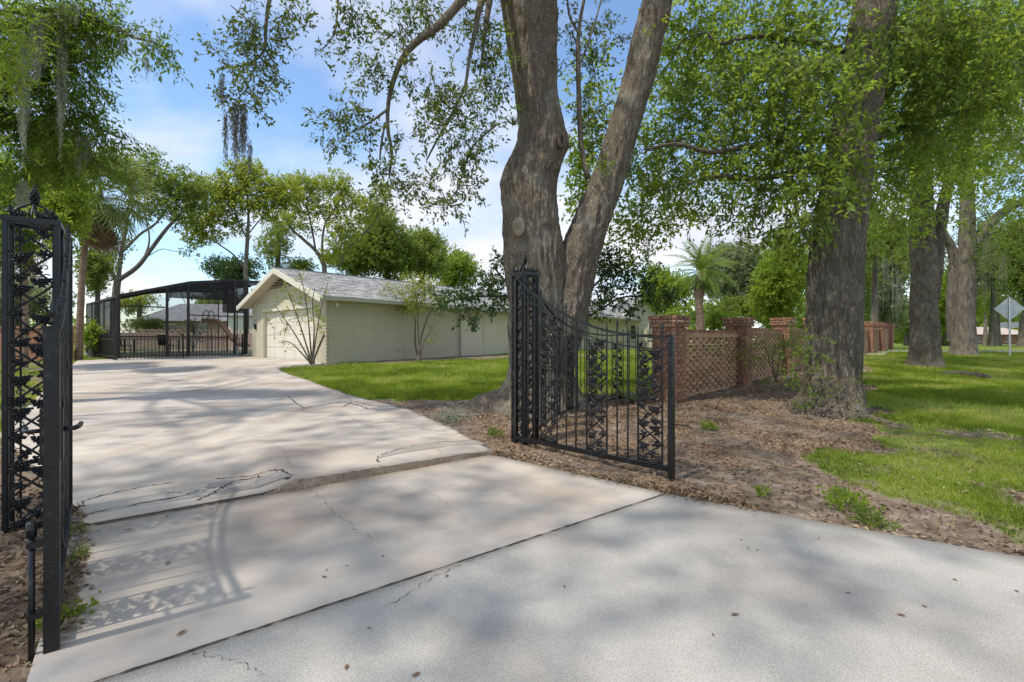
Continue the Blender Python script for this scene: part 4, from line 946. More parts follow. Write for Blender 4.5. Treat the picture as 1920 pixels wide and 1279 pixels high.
# ---------------------------------------------------------------- plants
def unit(a): return a / (np.linalg.norm(a, axis=-1, keepdims=True) + 1e-9)
def leaves_at(r, P, D, L, W, bend=.18):
    """4-point leaves at P pointing along D"""
    n = len(P); U = unit(r.normal(size=(n, 3)) + np.array([0, 0, .9])); S = unit(np.cross(D, U)); N = np.cross(S, D)
    sv = .5 + .85 * r.rand(n); l = (L * sv)[:, None]; w_ = (W * (.45 + .55 * sv) * (.8 + .4 * r.rand(n)))[:, None]
    a = P; t = P + D * l - N * l * bend * r.rand(n, 1); m = P + D * l * .48 + N * l * .06
    V = np.stack([a, m + S * w_ / 2, t, m - S * w_ / 2], 1).reshape(-1, 3)
    return V, np.arange(4 * n).reshape(n, 4)
class Leaves:
    def __init__(s): s.V = []; s.F = []; s.R = []; s.n = 0
    def add(s, V, Fc, R):
        s.V.append(V); s.F.append(Fc + s.n); s.R.append(np.repeat(R, 4)); s.n += len(V)
    def put(s, name, mat, parent):
        if not s.V: return None
        return put(name, npmesh(name, np.concatenate(s.V), np.concatenate(s.F), M[mat], False, {'rnd': np.concatenate(s.R)}), parent)
def fill(r, LV_, TW, clumps, L, W, cov, per=12, droop=.25, spread=4.0, twig=None, shell=2.0):
    for c in clumps:
        ce, ra = np.array(c[0]), np.array(c[1]); k = c[2] if len(c) > 2 else 1.0
        n = max(2, int(3.0 * cov * k * math.pi * ra[0] * ra[2] / (.5 * L * W) / per))
        d = unit(r.normal(size=(n, 3))); rad = r.rand(n, 1) ** (1 / shell); p = ce + d * rad * ra
        # break the mass into clusters with gaps
        q = fbm(p / max(.25, np.mean(ra)) * 2.6 + ce, 3); keep = q > np.quantile(q, .22); p, d = p[keep], d[keep]; n = len(p)
        if not n: continue
        td = unit(d * .6 + r.normal(size=(n, 3)) * .6 + np.array([0, 0, -droop])); sl = L * spread * (.6 + .8 * r.rand(n, 1))
        t = r.rand(n, per, 1); P = p[:, None] + td[:, None] * sl[:, None] * t + r.normal(size=(n, per, 3)) * L * .35
        D = unit(td[:, None] * .7 + r.normal(size=(n, per, 3)) * .65 + np.array([0, 0, -droop * .6]))
        V, Fq = leaves_at(r, P.reshape(-1, 3), D.reshape(-1, 3), L, W)
        R = np.clip(np.repeat(.5 + .22 * r.normal(size=n), per) * .6 + .4 * r.rand(n * per), 0, 1)
        LV_.add(V, Fq, R)
        if TW is not None and twig:
            for i in range(n):
                TW.append((p[i] - td[i] * sl[i] * .3, p[i] + td[i] * sl[i], twig))
def twig_mesh(name, TW, mat, parent):
    if not TW: return
    A = np.array([t[0] for t in TW]); B = np.array([t[1] for t in TW]); rr = np.array([t[2] for t in TW])[:, None]
    D = unit(B - A); S = unit(np.cross(D, np.array([.3, .5, .8]))); T = np.cross(D, S); V = []
    for k in range(3):
        an = k * 2.0944; V.append(A + (S * math.cos(an) + T * math.sin(an)) * rr)
    for k in range(3):
        an = k * 2.0944; V.append(B + (S * math.cos(an) + T * math.sin(an)) * rr * .4)
    V = np.stack(V, 1).reshape(-1, 3); b = np.arange(len(A))[:, None] * 6
    Fq = np.concatenate([b + np.array([k, (k + 1) % 3, 3 + (k + 1) % 3, 3 + k]) for k in range(3)])
    put(name, npmesh(name, V, Fq, mat), parent)
def limb_path(r, a, b, n=9, sag=.12, jit=.05):
    a, b = np.array(a), np.array(b); L = np.linalg.norm(b - a)
    m1 = a + (b - a) * .35 + np.array([0, 0, sag * L]) + r.normal(size=3) * jit * L; m2 = a + (b - a) * .7 + np.array([0, 0, sag * L * .6]) + r.normal(size=3) * jit * L
    return resample([a, m1, m2, b], n)
def rowpx(rows, d, dd=0):
    """(px, py, halfwidth px[, extra depth]) -> x y z r"""
    out = []
    for q in rows:
        e = d + (q[3] if len(q) > 3 else 0); p = at(q[0], q[1], e); out.append((p.x, p.y, p.z, q[2] * e / F / math.sqrt(1 + ((q[0] - 960) / F) ** 2)))
    return out
def trunk_mesh(parts, mat, name='trunk', ridge=.03, lump=.16, flare=None, burls=()):
    """each part: (rows, seg, rings)"""
    AV, AF, n0 = [], [], 0
    for rows, seg, rings in parts:
        R = resample(rows, rings); P, rad = R[:, :3], np.maximum(R[:, 3], .004)
        V, Fq = tube_np(P, 1.0, seg); C = np.repeat(P, seg, 0); D = V - C; rr = np.repeat(rad, seg)
        off = 1 + lump * (fbm(np.stack([D[:, 0] * 1.3, D[:, 1] * 1.3, C[:, 2] * 1.1], 1) + 7, 3) - .5) * 2
        S = C + D * rr[:, None]
        if ridge:
            rg = np.abs(fbm(np.stack([S[:, 0] * 13, S[:, 1] * 13, S[:, 2] * 2.6], 1), 3) - .5) * 2; rg2 = fbm(np.stack([S[:, 0] * 22, S[:, 1] * 22, S[:, 2] * 5], 1) + 3, 2)
            off = off + (ridge * (.55 - rg * 1.6) + ridge * .5 * (rg2 - .5)) / np.maximum(rr, .15)
        if flare:
            z0, h, amt = flare; f = np.clip(1 - (C[:, 2] - z0) / h, 0, 1) ** 2; th = np.arctan2(D[:, 1], D[:, 0]); off = off + f * amt * (.5 + .5 * np.cos(th * 5 + 1.1 + np.sin(th * 2)))
        V = C + D * (rr * off)[:, None]
        for (bx, by, bz, br, bh) in burls:
            dd = V - np.array([bx, by, bz]); q = np.exp(-(dd ** 2).sum(1) / br ** 2); V = V + D * (q * bh)[:, None]
        AV.append(V); AF.append(Fq + n0); n0 += len(V)
    return npmesh(name, np.concatenate(AV), np.concatenate(AF), mat, True)
def px_clumps(L):
    out = []
    for q in L:
        px, py, rx, ry, d = q[:5]; k = q[5] if len(q) > 5 else 1; rd = q[6] if len(q) > 6 else rx * d / F
        out.append((tuple(at(px, py, d)), (rx * d / F, rd, ry * d / F), k))
    return out
def plant(name, label, cat, group, bark, trunk_parts, clumps, leaf, L, W, cov, seed, limb_r=.05, attach=None, twig=None, droop=.25, per=12, extra_limbs=(), moss=(), ridge=.03, lump=.16, flare=None, sub=4, burls=(), spread=4.0, shell=2.0, moss_mat='moss', more=()):
    r = np.random.RandomState(seed); base = trunk_parts[0][0][0]
    t = thing(name, label, cat, (base[0], base[1], base[2]), 0, group); inv = -np.array(base[:3])
    T = trunk_mesh(trunk_parts, M[bark], ridge=ridge, lump=lump, flare=flare, burls=burls); T.transform(Matrix.Translation(inv)); put('trunk', T, t)
    spine = np.concatenate([resample(p[0], 14) for p in trunk_parts])
    lb = MB(); TW = []; LV_ = Leaves(); lbs = []
    for c in clumps:
        ce = np.array(c[0]); cand = spine[(spine[:, 2] < ce[2] - .15 * np.linalg.norm(spine[:, :2] - ce[:2], axis=1))] if attach is None else np.array(attach)
        if not len(cand): cand = spine
        k = np.argmin(np.linalg.norm(cand[:, :3] - ce, axis=1)); a = cand[k]; Ln = np.linalg.norm(ce - a[:3])
        r0 = min(a[3] * .5 if len(a) > 3 else limb_r, limb_r * (.4 + .16 * Ln)); P = limb_path(r, a[:3], ce, 9); lb.tube(P, np.linspace(r0, max(.006, r0 * .2), 9), 6)
        for j in range(sub):
            s0 = P[r.randint(4, 9)]; e = ce + unit(r.normal(size=3)) * np.array(c[1]) * .85; lb.tube(limb_path(r, s0, e, 5, .05, .08), np.linspace(max(.005, r0 * .25), .003, 5), 4)
    for rows, rr in extra_limbs:
        Q = resample(rows, 22); o = MB().tube(Q[:, :3], np.maximum(Q[:, 3] * .72, .003), 8).put('limb', M[bark], t, smooth=True); o.location = inv
    fill(r, LV_, TW, clumps, L, W, cov, per, droop, spread, twig, shell)
    if lb.v: o = lb.put('branches', M[bark], t, smooth=True); o.location = inv; o['kind'] = 'stuff'
    n_ = len(COL.objects); twig_mesh('twigs', TW, M['twig'], t)
    for o in t.children:
        if o.name.startswith('twigs'): o.location = inv; o['kind'] = 'stuff'
    o = LV_.put('crown', leaf, t)
    if o: o.location = inv
    for cl, lf, cv, l_, w2 in more:
        if cl and cl[-1][0][2] > 8 and cl[0][0][2] > 8:      # overhead crown: boughs that carry it
            a = spine[len(resample(trunk_parts[0][0], 14)) - 2]
            for c in cl[::4]: o = MB().tube(limb_path(r, a[:3], c[0], 12, .1, .06), np.linspace(min(.06, a[3] * .6), .008, 12), 8).put('limb', M[bark], t, smooth=True); o.location = inv
        l2 = Leaves(); fill(r, l2, None, cl, l_, w2, cv, per, droop, spread, None, shell); o = l2.put('crown', lf, t); o.location = inv
    if moss:
        ms = Leaves()
        for (px, py0, py1, hw, d, ns) in moss: moss_bunch(r, ms, px, py0, py1, hw, d, ns)
        o = ms.put('moss', moss_mat, t); o.location = inv
    return t
def moss_bunch(r, ms, px, py0, py1, hw, d, ns):
    for k in range(int(ns * 1.6)):
        e = d + r.normal() * hw * d / F * .6; f = r.normal() * .45; top = np.array(at(px + f * hw, py0 + r.rand() * (py1 - py0) * .25, e)); Ln = (py1 - py0) * d / F * (.45 + .55 * r.rand()) * (1 - .35 * min(1, abs(f)))
        n = max(4, int(Ln / .014)); t = np.sort(r.rand(n)); wob = np.stack([np.sin(t * 6 + k), np.cos(t * 5 + 2 * k), np.zeros(n)], 1) * (.010 + .008 * t[:, None])
        P = top + np.array([0, 0, -1]) * (t * Ln)[:, None] + wob + r.normal(size=(n, 3)) * .007
        D = unit(np.array([0, 0, -1.0]) + r.normal(size=(n, 3)) * .45); V, Fq = leaves_at(r, P, D, .05, .0075, .5); ms.add(V, Fq, np.clip(.5 + .25 * r.normal(size=n), 0, 1))
OAKG = 'large oaks along the verge'
# --- the forked oak
d = 8.7
main = rowpx([(1003, 800, 128), (1005, 770, 92), (1010, 738, 68), (1010, 690, 57), (1008, 620, 54), (1006, 540, 54), (1000, 460, 52), (995, 395, 49), (995, 340, 47), (1010, 290, 45), (1016, 245, 41), (1008, 190, 37), (1002, 130, 39), (997, 60, 46), (990, 0, 49), (983, -70, 46), (975, -200, 36), (980, -340, 28)], d)
limb = rowpx([(1036, 690, 38), (1054, 610, 38), (1074, 540, 36), (1097, 455, 33), (1117, 395, 31), (1148, 315, 29), (1172, 235, 27), (1200, 140, 27), (1218, 60, 27), (1234, 0, 26), (1265, -120, 23), (1300, -240, 19)], d + .05)
K1 = at(1058, 268, d - .05)
oak_cl = px_clumps([(478, 55, 45, 45, 7.4, .8), (470, 120, 55, 38, 7.4, .8), (550, 40, 26, 45, 7.4, .8), (590, 98, 14, 9, 7.4, .9), (447, 185, 20, 28, 7.3, 1.1), (487, 187, 16, 20, 7.3, 1.0), (420, 110, 18, 14, 7.4, .8),
    (660, 20, 34, 36, 7.6, .9), (648, 72, 18, 20, 7.6, .8), (705, 60, 26, 16, 7.6, .7), (745, 45, 40, 32, 7.7, .7), (800, 20, 40, 36, 7.8, .8), (700, 135, 40, 28, 7.5, .8), (762, 140, 20, 26, 7.6, .8),
    (620, 225, 36, 14, 7.3, 1.0), (660, 205, 34, 22, 7.3, 1.0), (690, 245, 28, 20, 7.4, 1.0), (630, 275, 30, 14, 7.3, .9), (757, 253, 20, 14, 7.5, 1.0), (815, 165, 36, 40, 7.7, .8), (860, 200, 40, 46, 7.8, .9), (810, 240, 44, 26, 7.6, .7),
    (870, 290, 40, 40, 7.7, .9), (720, 315, 26, 26, 7.4, 1.0), (745, 360, 36, 30, 7.4, .8), (800, 340, 44, 24, 7.5, .8), (840, 385, 40, 18, 7.5, .9), (880, 350, 30, 26, 7.6, .7), (905, 80, 30, 60, 8.0, .8), (925, 170, 24, 60, 8.2, .7), (905, 250, 22, 30, 7.9, .6), (700, 400, 22, 14, 7.4, .5),
    (1075, 60, 40, 60, 9.2, .35), (1130, 60, 40, 60, 9.2, .35), (1110, 230, 40, 60, 9.8, .4), (1115, 150, 30, 40, 9.6, .35), (880, 20, 30, 40, 8.2, .6)])
rr = np.random.RandomState(12); over = []
for k in range(30):      # the crown overhead, above the picture
    a = rr.rand() * 6.283; q = 6.8 * math.sqrt(rr.rand()); x, y = -1.0 + q * math.cos(a), 4.2 + q * math.sin(a) * .95; z = max(8.0, CH + .72 * y + 1.3) + rr.rand() * 2.2
    over.append(((x, y, z), (1.0 + rr.rand() * .7, 1.0 + rr.rand() * .7, .6), 1.0))
sap = [(rowpx([(1102, 335, 7), (1090, 270, 7), (1086, 200, 6.5), (1084, 120, 6), (1085, 60, 5), (1095, 0, 4), (1110, -60, 3)], 8.8), 0),
       (rowpx([(1085, 62, 4), (1068, 30, 3), (1062, -20, 2)], 8.8), 0), (rowpx([(1084, 130, 3), (1110, 60, 2.5), (1130, -10, 2)], 8.8), 0), (rowpx([(1088, 245, 3), (1115, 215, 2.5), (1150, 190, 1.5)], 8.8), 0)]
hang = [(rowpx([(975, -150, 16, .4), (915, -60, 14), (862, 5, 12), (820, 50, 10.5), (785, 75, 9.5), (755, 108, 8), (735, 160, 6.5), (727, 205, 5.5), (728, 250, 5), (735, 285, 4), (730, 330, 2.5)], 7.7), 0),
        (rowpx([(727, 205, 4), (700, 225, 3), (676, 240, 2)], 7.6), 0), (rowpx([(722, 230, 3), (715, 270, 3), (712, 300, 2)], 7.6), 0),
        (rowpx([(978, -260, 20, 1.2), (840, -300, 17, .6), (690, -270, 14, .2), (580, -170, 10), (525, -60, 8), (505, 0, 6), (498, 55, 5), (496, 92, 4), (476, 115, 3), (440, 125, 2), (418, 118, 1.5)], 7.4), 0), (rowpx([(496, 92, 3), (520, 130, 2), (508, 160, 1.5)], 7.4), 0), (rowpx([(478, 50, 2.5), (450, 25, 2), (432, 10, 1.2)], 7.4), 0),
        (rowpx([(960, -60, 12, .6), (905, 0, 9), (892, 55, 7), (880, 110, 5), (872, 160, 4), (850, 210, 3), (820, 262, 3), (800, 300, 2)], 7.9), 0), (rowpx([(925, -40, 10, .4), (912, 40, 7), (906, 90, 4), (900, 140, 3)], 8.1), 0),
        (rowpx([(690, -270, 5, .1), (655, -130, 4), (640, -60, 3), (632, 30, 2.5), (628, 60, 2), (612, 85, 1.6), (598, 96, 1.2)], 7.6), 0), (rowpx([(930, 235, 3), (890, 270, 3), (872, 310, 2.5), (858, 355, 2), (838, 380, 1.5)], 7.8), 0)]
oak = plant('oak_tree', 'huge grey brown oak with forked trunk and a pale burl behind the iron gate', 'tree', OAKG, 'bark', [(main, 150, 230), (limb, 110, 170)], oak_cl, 'leaf_hang_backlit', .08, .035, 1.05, 1, limb_r=.012,
    attach=[tuple(q) for q in np.concatenate([resample(h[0], 20)[4:] for h in hang] + [resample(sap[0][0], 12)])], twig=.0036, droop=.3, extra_limbs=hang + sap, ridge=.06, lump=.13, flare=(0, 1.1, .5), sub=3,
    burls=[(K1.x, K1.y, K1.z, .22, .10), (*at(1062, 470, d - .25), .4, .07), (*at(965, 600, d - .4), .3, .05), (*at(1030, 110, d - .3), .3, .06), (*at(1085, 620, d - .3), .4, .06), (*at(950, 345, d), .35, .07)], spread=3.6,
    moss=[(416, 135, 215, 5, 7.3, 14), (424, 200, 300, 5, 7.3, 12), (440, 185, 310, 9, 7.2, 26), (456, 190, 300, 8, 7.2, 26), (469, 250, 335, 3, 7.2, 9), (850, 320, 350, 4, 7.5, 8), (735, 330, 350, 8, 7.4, 10), (830, 365, 390, 10, 7.5, 12), (1215, 430, 500, 6, 8.6, 8)], moss_mat='moss_brown',
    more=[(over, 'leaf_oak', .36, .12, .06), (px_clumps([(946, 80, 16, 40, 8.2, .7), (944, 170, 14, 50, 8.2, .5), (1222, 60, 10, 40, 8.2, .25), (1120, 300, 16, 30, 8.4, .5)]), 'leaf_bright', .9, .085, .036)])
sc1 = MB(); sc1.lathe([(.105, 0), (.10, .03), (.07, .05), (.055, .045), (.03, .03)], 14, Matrix.Translation(at(973, 425, d - .50)) @ Matrix.Rotation(math.radians(90), 4, 'X') @ Matrix.Diagonal((1.05, 1.6, 1.0, 1)))
o = sc1.put('burl', M['scar'], oak, smooth=True); o.location = -Vector(main[0][:3]); o['label'] = 'pale round burl where a limb was cut'
sc2 = MB(); sc2.lathe([(.085, 0), (.08, .05), (.05, .06), (.04, .0)], 12, Matrix.Translation(at(1050, 265, d - .32)) @ Matrix.Rotation(math.radians(25), 4, 'Z') @ Matrix.Rotation(math.radians(90), 4, 'X') @ Matrix.Diagonal((.75, 1.7, 1.2, 1)))
o = sc2.put('hollow', M['bark'], oak, smooth=True); o.location = -Vector(main[0][:3])
# air plant on the trunk
def spiky(name, label, cat, loc, n, Ln, wd, mat, seed, up=.8, parent=None):
    r = np.random.RandomState(seed); V = []; Fq = []; R_ = []
    for k in range(n):
        a = r.rand() * 6.283; u = np.array([math.cos(a), math.sin(a), up + r.rand() * .8]); u /= np.linalg.norm(u); l = Ln * (.6 + .5 * r.rand()); s = np.cross(u, [0, 0, 1.0]); s /= np.linalg.norm(s) + 1e-9; m = 5; b = len(V); rn = r.rand()
        for j in range(m + 1):
            t = j / m; p = np.array(loc) + u * l * t + np.array([0, 0, -1]) * l * .45 * t * t; w_ = wd * (1 - t) ** .7 + .001
            V += [p + s * w_ / 2, p - s * w_ / 2]; R_ += [rn, rn]
        Fq += [(b + 2 * j, b + 2 * j + 1, b + 2 * j + 3, b + 2 * j + 2) for j in range(m)]
    me = npmesh(name, V, Fq, M[mat], False, {'rnd': R_})
    o = put(name, me, parent); 
    if parent is None: tag(o, label, cat)
    return o
spiky('air_plant', 'spiky pale air plant clinging to the forked oak trunk', 'plant', tuple(at(962, 235, 8.35)), 46, .42, .016, 'leaf_pale', 4, .5)
# --- vine-clad oak by the brick wall
d = 8.2
t1 = rowpx([(1552, 810, 92), (1555, 780, 70), (1560, 748, 57), (1563, 690, 52), (1563, 620, 52), (1568, 520, 51), (1576, 410, 49), (1590, 310, 46), (1608, 210, 43), (1626, 110, 43), (1640, 10, 42), (1660, -120, 38), (1690, -260, 30), (1720, -380, 22)], d)
cl1 = px_clumps([(1290, 60, 70, 55, 9.5, .55), (1260, 130, 50, 50, 10, .6), (1330, 150, 70, 50, 9, .9), (1420, 60, 80, 60, 9, .9), (1510, 50, 70, 55, 8.6, 1.0), (1430, 170, 80, 55, 8.6, 1.2), (1520, 170, 70, 55, 8.6, 1.2), (1300, 240, 70, 45, 9.6, .8), (1400, 270, 80, 45, 8.8, 1.1), (1500, 280, 70, 50, 8.3, 1.2),
    (1240, 330, 50, 35, 9.6, .6), (1320, 340, 70, 35, 9, .8), (1440, 360, 80, 35, 8.6, 1.0), (1230, 270, 40, 50, 10, .5), (1540, 330, 50, 50, 7.5, .9), (1270, 395, 50, 20, 9.2, .6), (1370, 410, 60, 25, 9, .8), (1470, 430, 50, 30, 8.6, 1.0), (1530, 400, 26, 30, 7.5, .9), (1190, 190, 22, 40, 10, .4), (1195, 300, 26, 50, 10, .5), (1200, 400, 30, 30, 9.8, .5),
    (1620, 330, 36, 50, 7.6, .35), (1590, 230, 50, 40, 7.6, .35), (1640, 60, 60, 50, 7.4, .35), (1560, 110, 40, 40, 7.5, .5), (1700, 60, 70, 60, 7.8, 1.1), (1780, 60, 70, 60, 8, 1.2), (1870, 60, 70, 60, 8.2, 1.0), (1720, 160, 60, 55, 8.2, 1.2), (1800, 170, 70, 50, 8, 1.2), (1890, 160, 60, 50, 8, 1.0), (1700, 260, 50, 50, 8.6, 1.1), (1780, 270, 60, 45, 9, .9), (1670, 330, 40, 40, 9, 1.0), (1880, 250, 50, 30, 9, .7), (1670, 420, 36, 40, 10, .8), (1950, 80, 60, 70, 8.4, 1), (1480, 120, 40, 40, 7.2, .5), (1545, 370, 40, 46, 7.3, 1.0), (1600, 290, 44, 40, 7.3, .7), (1570, 200, 44, 44, 7.3, .7), (1630, 130, 44, 44, 7.3, .6), (1520, 440, 24, 24, 7.6, .8)])
ov2 = []
for k in range(6):
    a = rr.rand() * 6.283; q = 5.5 * math.sqrt(rr.rand()); x, y = 6.2 + q * math.cos(a), 7.0 + q * math.sin(a); z = max(8.2, CH + .72 * y + 1.0) + rr.rand() * 2
    ov2.append(((x, y, z), (1.0 + rr.rand() * .7, 1.0 + rr.rand() * .7, .6), 1.0))
lm1 = [(rowpx([(1600, 250, 16), (1540, 262, 12), (1470, 262, 10), (1400, 275, 8), (1330, 285, 7), (1270, 270, 6), (1210, 280, 3)], 8.6), 0), (rowpx([(1625, 120, 14), (1560, 90, 10), (1470, 70, 8), (1400, 70, 6), (1350, 82, 5), (1325, 60, 3)], 8.8), 0), (rowpx([(1590, 300, 14), (1500, 320, 10), (1420, 335, 8), (1340, 330, 6), (1290, 345, 4)], 8.7), 0),
       (rowpx([(1530, 470, 7), (1500, 420, 6), (1485, 350, 4), (1470, 250, 3)], 8.2), 0), (rowpx([(1650, 180, 14), (1720, 120, 10), (1790, 60, 8), (1850, 10, 6)], 8.3), 0), (rowpx([(1640, 260, 12), (1720, 230, 9), (1800, 210, 7), (1880, 200, 5)], 8.6), 0)]
plant('oak_tree', 'stout leafy oak with ivy at its foot beside the pierced brick wall', 'tree', OAKG, 'bark_dark', [(t1, 150, 220)], cl1, 'leaf_oak_cool', .115, .048, 1.3, 2, limb_r=.02, attach=[tuple(q) for q in np.concatenate([resample(h[0], 16) for h in lm1])], twig=.004, droop=.2, extra_limbs=lm1, ridge=.055, lump=.1, flare=(0, .9, .45), sub=3, spread=3.6,
    moss=[(1450, 100, 135, 14, 8.5, 12), (1480, 100, 120, 10, 8.5, 8), (1350, 140, 190, 20, 9, 14), (1430, 380, 420, 10, 8.6, 10), (1380, 345, 375, 20, 8.8, 10), (1760, 25, 70, 10, 7.8, 8)], more=[(ov2, 'leaf_oak', .42, .13, .065), (px_clumps([(1230, 300, 40, 60, 11, .6), (1260, 200, 60, 60, 11, .6), (1350, 250, 80, 80, 11, .5), (1500, 230, 80, 90, 10.5, .6), (1250, 90, 40, 40, 11, .5), (1800, 330, 70, 40, 12, .7), (1900, 380, 60, 30, 12, .5), (1310, 130, 80, 70, 11.5, .7), (1420, 110, 90, 80, 11, .7), (1530, 110, 80, 80, 10.5, .7), (1300, 350, 80, 50, 11.5, .6), (1420, 350, 90, 50, 11, .7), (1290, 40, 50, 40, 10, .7), (1340, 20, 50, 40, 10, .8), (1210, 130, 30, 60, 11.5, .5), (1105, 320, 30, 50, 11, 1.8), (1100, 380, 34, 36, 11, 1.6), (1120, 250, 34, 50, 11, 1.3), (1085, 280, 20, 60, 11, 1.0), (1110, 150, 40, 50, 11, .6), (1200, 480, 34, 30, 11, .7), (1195, 420, 40, 40, 11, .9), (1230, 360, 40, 50, 11, .9), (1180, 350, 30, 50, 11, .8), (1100, 200, 30, 50, 11, .4), (1160, 450, 30, 30, 11, .8), (1240, 430, 40, 30, 11, .7), (1750, 120, 90, 90, 11.5, .7), (1880, 110, 80, 90, 11.5, .7)]), 'leaf_bright', .9, .12, .052)])
# ivy and saplings at its foot
ivy = Leaves(); r = np.random.RandomState(8)
fill(r, ivy, None, px_clumps([(1512, 690, 22, 55, 7.75, 1.6), (1500, 740, 22, 30, 7.7, 1.4), (1530, 650, 20, 26, 7.6, .9), (1545, 720, 26, 50, 7.55, .35), (1570, 740, 36, 36, 7.45, .3), (1495, 655, 18, 30, 7.9, 1.2), (1505, 615, 16, 22, 7.8, 1.0)]), .06, .045, .24, 8, .1)
q = ivy.put('climbing_ivy', 'leaf_mid', None); tag(q, 'glossy ivy climbing the foot of the stout oak', 'ivy')
wv = Leaves(); fill(r, wv, None, px_clumps([(1440, 655, 40, 30, 11.5, .8), (1400, 665, 26, 26, 11, .5), (1475, 640, 24, 40, 11.5, .8), (1465, 705, 30, 14, 10.5, .8)]), .07, .03, .45, 8, .2)
vt_ = thing('wall_shrub', 'straggly green shrub growing against the pierced brick wall', 'shrub', tuple(gnd(1450, 712))); o = wv.put('foliage', 'leaf_mid', vt_); o.location = -vt_.location
mb = MB()
for px in (1420, 1445, 1470): mb.tube(limb_path(r, tuple(gnd(1455, 714)), tuple(at(px, 645, 11.3)), 7), np.linspace(.015, .004, 7), 5)
o = mb.put('stems', M['twig'], vt_); o.location = -vt_.location
# --- two further verge oaks
d = 16.4
t2 = rowpx([(1735, 700, 45), (1736, 680, 34), (1735, 650, 29), (1733, 570, 26), (1732, 490, 25), (1730, 420, 24), (1728, 340, 20), (1728, 240, 22), (1730, 120, 18), (1735, 0, 13)], d)
t2b = rowpx([(1748, 560, 14), (1755, 480, 14), (1762, 420, 13), (1780, 340, 10), (1815, 240, 12), (1840, 120, 9)], d)
cl2 = px_clumps([(1690, 300, 70, 60, 15, .9), (1760, 230, 80, 70, 15, 1), (1680, 400, 50, 40, 15.5, .9), (1790, 330, 60, 40, 15, .8), (1850, 260, 70, 60, 16, .8), (1740, 400, 40, 24, 14.5, .5), (1660, 200, 60, 70, 16, .8), (1900, 150, 70, 80, 17, 1.0), (1700, 80, 90, 80, 17, 1.0), (1840, 60, 90, 80, 17, 1.0), (1610, 420, 40, 40, 18, .6)])
plant('oak_tree', 'rugged double stemmed oak standing in the verge lawn', 'tree', OAKG, 'bark_dark', [(t2, 90, 120), (t2b, 60, 60)], cl2, 'leaf_oak_cool', .14, .06, 1.3, 3, limb_r=.05, ridge=.05, lump=.1, flare=(.2, 1.1, .22), sub=5, droop=.15)
d = 23.2
t3 = rowpx([(1808, 674, 34), (1808, 660, 26), (1809, 630, 22), (1812, 560, 18), (1814, 470, 17), (1813, 400, 15), (1812, 320, 12), (1806, 220, 11), (1800, 100, 8)], d)
t3b = rowpx([(1826, 460, 12), (1850, 425, 11), (1885, 395, 10), (1930, 370, 8), (1990, 330, 6)], d)
t3c = rowpx([(1790, 640, 14), (1786, 560, 12), (1788, 480, 10), (1770, 440, 8), (1750, 415, 5)], d + 1.2)
cl3 = px_clumps([(1900, 330, 60, 50, 21, .8), (1860, 400, 50, 24, 21, .5), (1920, 260, 60, 60, 22, .8), (1800, 180, 80, 80, 24, .9), (1720, 480, 30, 40, 25, .8), (1840, 470, 24, 30, 26, .7), (1770, 470, 26, 36, 26, .9), (1950, 420, 50, 40, 20, .7), (1880, 470, 40, 20, 22, .5)])
plant('oak_tree', 'smooth grey oak with a leaning side limb near the road sign', 'tree', OAKG, 'bark_grey', [(t3, 70, 100), (t3b, 30, 40), (t3c, 30, 40)], cl3, 'leaf_mid', .16, .065, 1.2, 4, limb_r=.05, ridge=.04, lump=.12, flare=(.4, 1.2, .3), sub=5, droop=.15, moss=[(1855, 440, 500, 14, 22, 14), (1880, 470, 540, 14, 22, 14)])
# --- moss-hung tree whose branches reach in over the drive
d = 8.5
tl = [(-11.2, 7.6, -.05, .42), (-11.1, 7.7, 1.5, .34), (-11.0, 7.9, 3.5, .30), (-10.7, 8.0, 6, .24), (-10.4, 8.0, 8, .16)]
cll = px_clumps([(40, 40, 70, 50, 8.5, 1.2), (130, 50, 60, 45, 8.5, 1.2), (200, 40, 50, 40, 8.6, .8), (175, 85, 40, 24, 8.4, .9), (230, 60, 30, 24, 8.5, .6), (290, 90, 24, 24, 8.3, .7), (320, 110, 14, 18, 8.3, .7), (270, 95, 14, 22, 8.3, .8), (60, 130, 70, 50, 8.6, 1.2), (140, 130, 50, 40, 8.7, .9), (40, 220, 70, 55, 9, 1.4), (130, 220, 55, 45, 9, 1.2), (170, 200, 30, 30, 9, .7), (190, 260, 40, 24, 9, .9), (245, 262, 24, 14, 9, .8), (60, 310, 60, 45, 9.2, 1.3), (140, 310, 50, 40, 9.2, 1.1), (210, 310, 36, 22, 9.3, .9), (150, 20, 40, 30, 8.4, .8), (-50, 150, 60, 120, 8.5, 1.2), (110, 30, 60, 20, 8.2, .8), (175, 165, 40, 24, 8.7, .5)])
bl_ = [(rowpx([(-230, 60, 16), (-60, 30, 12), (60, 20, 9), (140, 22, 7), (200, 45, 5), (250, 70, 4), (290, 80, 3), (325, 100, 1.5)], 8.4), 0), (rowpx([(-230, 160, 14), (-60, 130, 10), (60, 160, 8), (130, 110, 5), (165, 20, 3)], 8.8), 0), (rowpx([(-230, 330, 14), (-60, 260, 10), (60, 230, 8), (150, 230, 5), (230, 260, 3)], 9.2), 0)]
ov3 = [((-6.6, -.6, 9.2), (1.5, 1.3, .7), 2.9), ((-5.4, .4, 9.4), (1.4, 1.3, .7), 2.2), ((-7.2, 1.4, 9.6), (1.4, 1.3, .7), 2.8), ((-4.4, -1.2, 9.0), (1.3, 1.2, .7), 1.0), ((-8.2, .2, 9.2), (1.3, 1.2, .7), 1.6)]  # unseen crown clumps added in the sun's path to shade the gate leaf
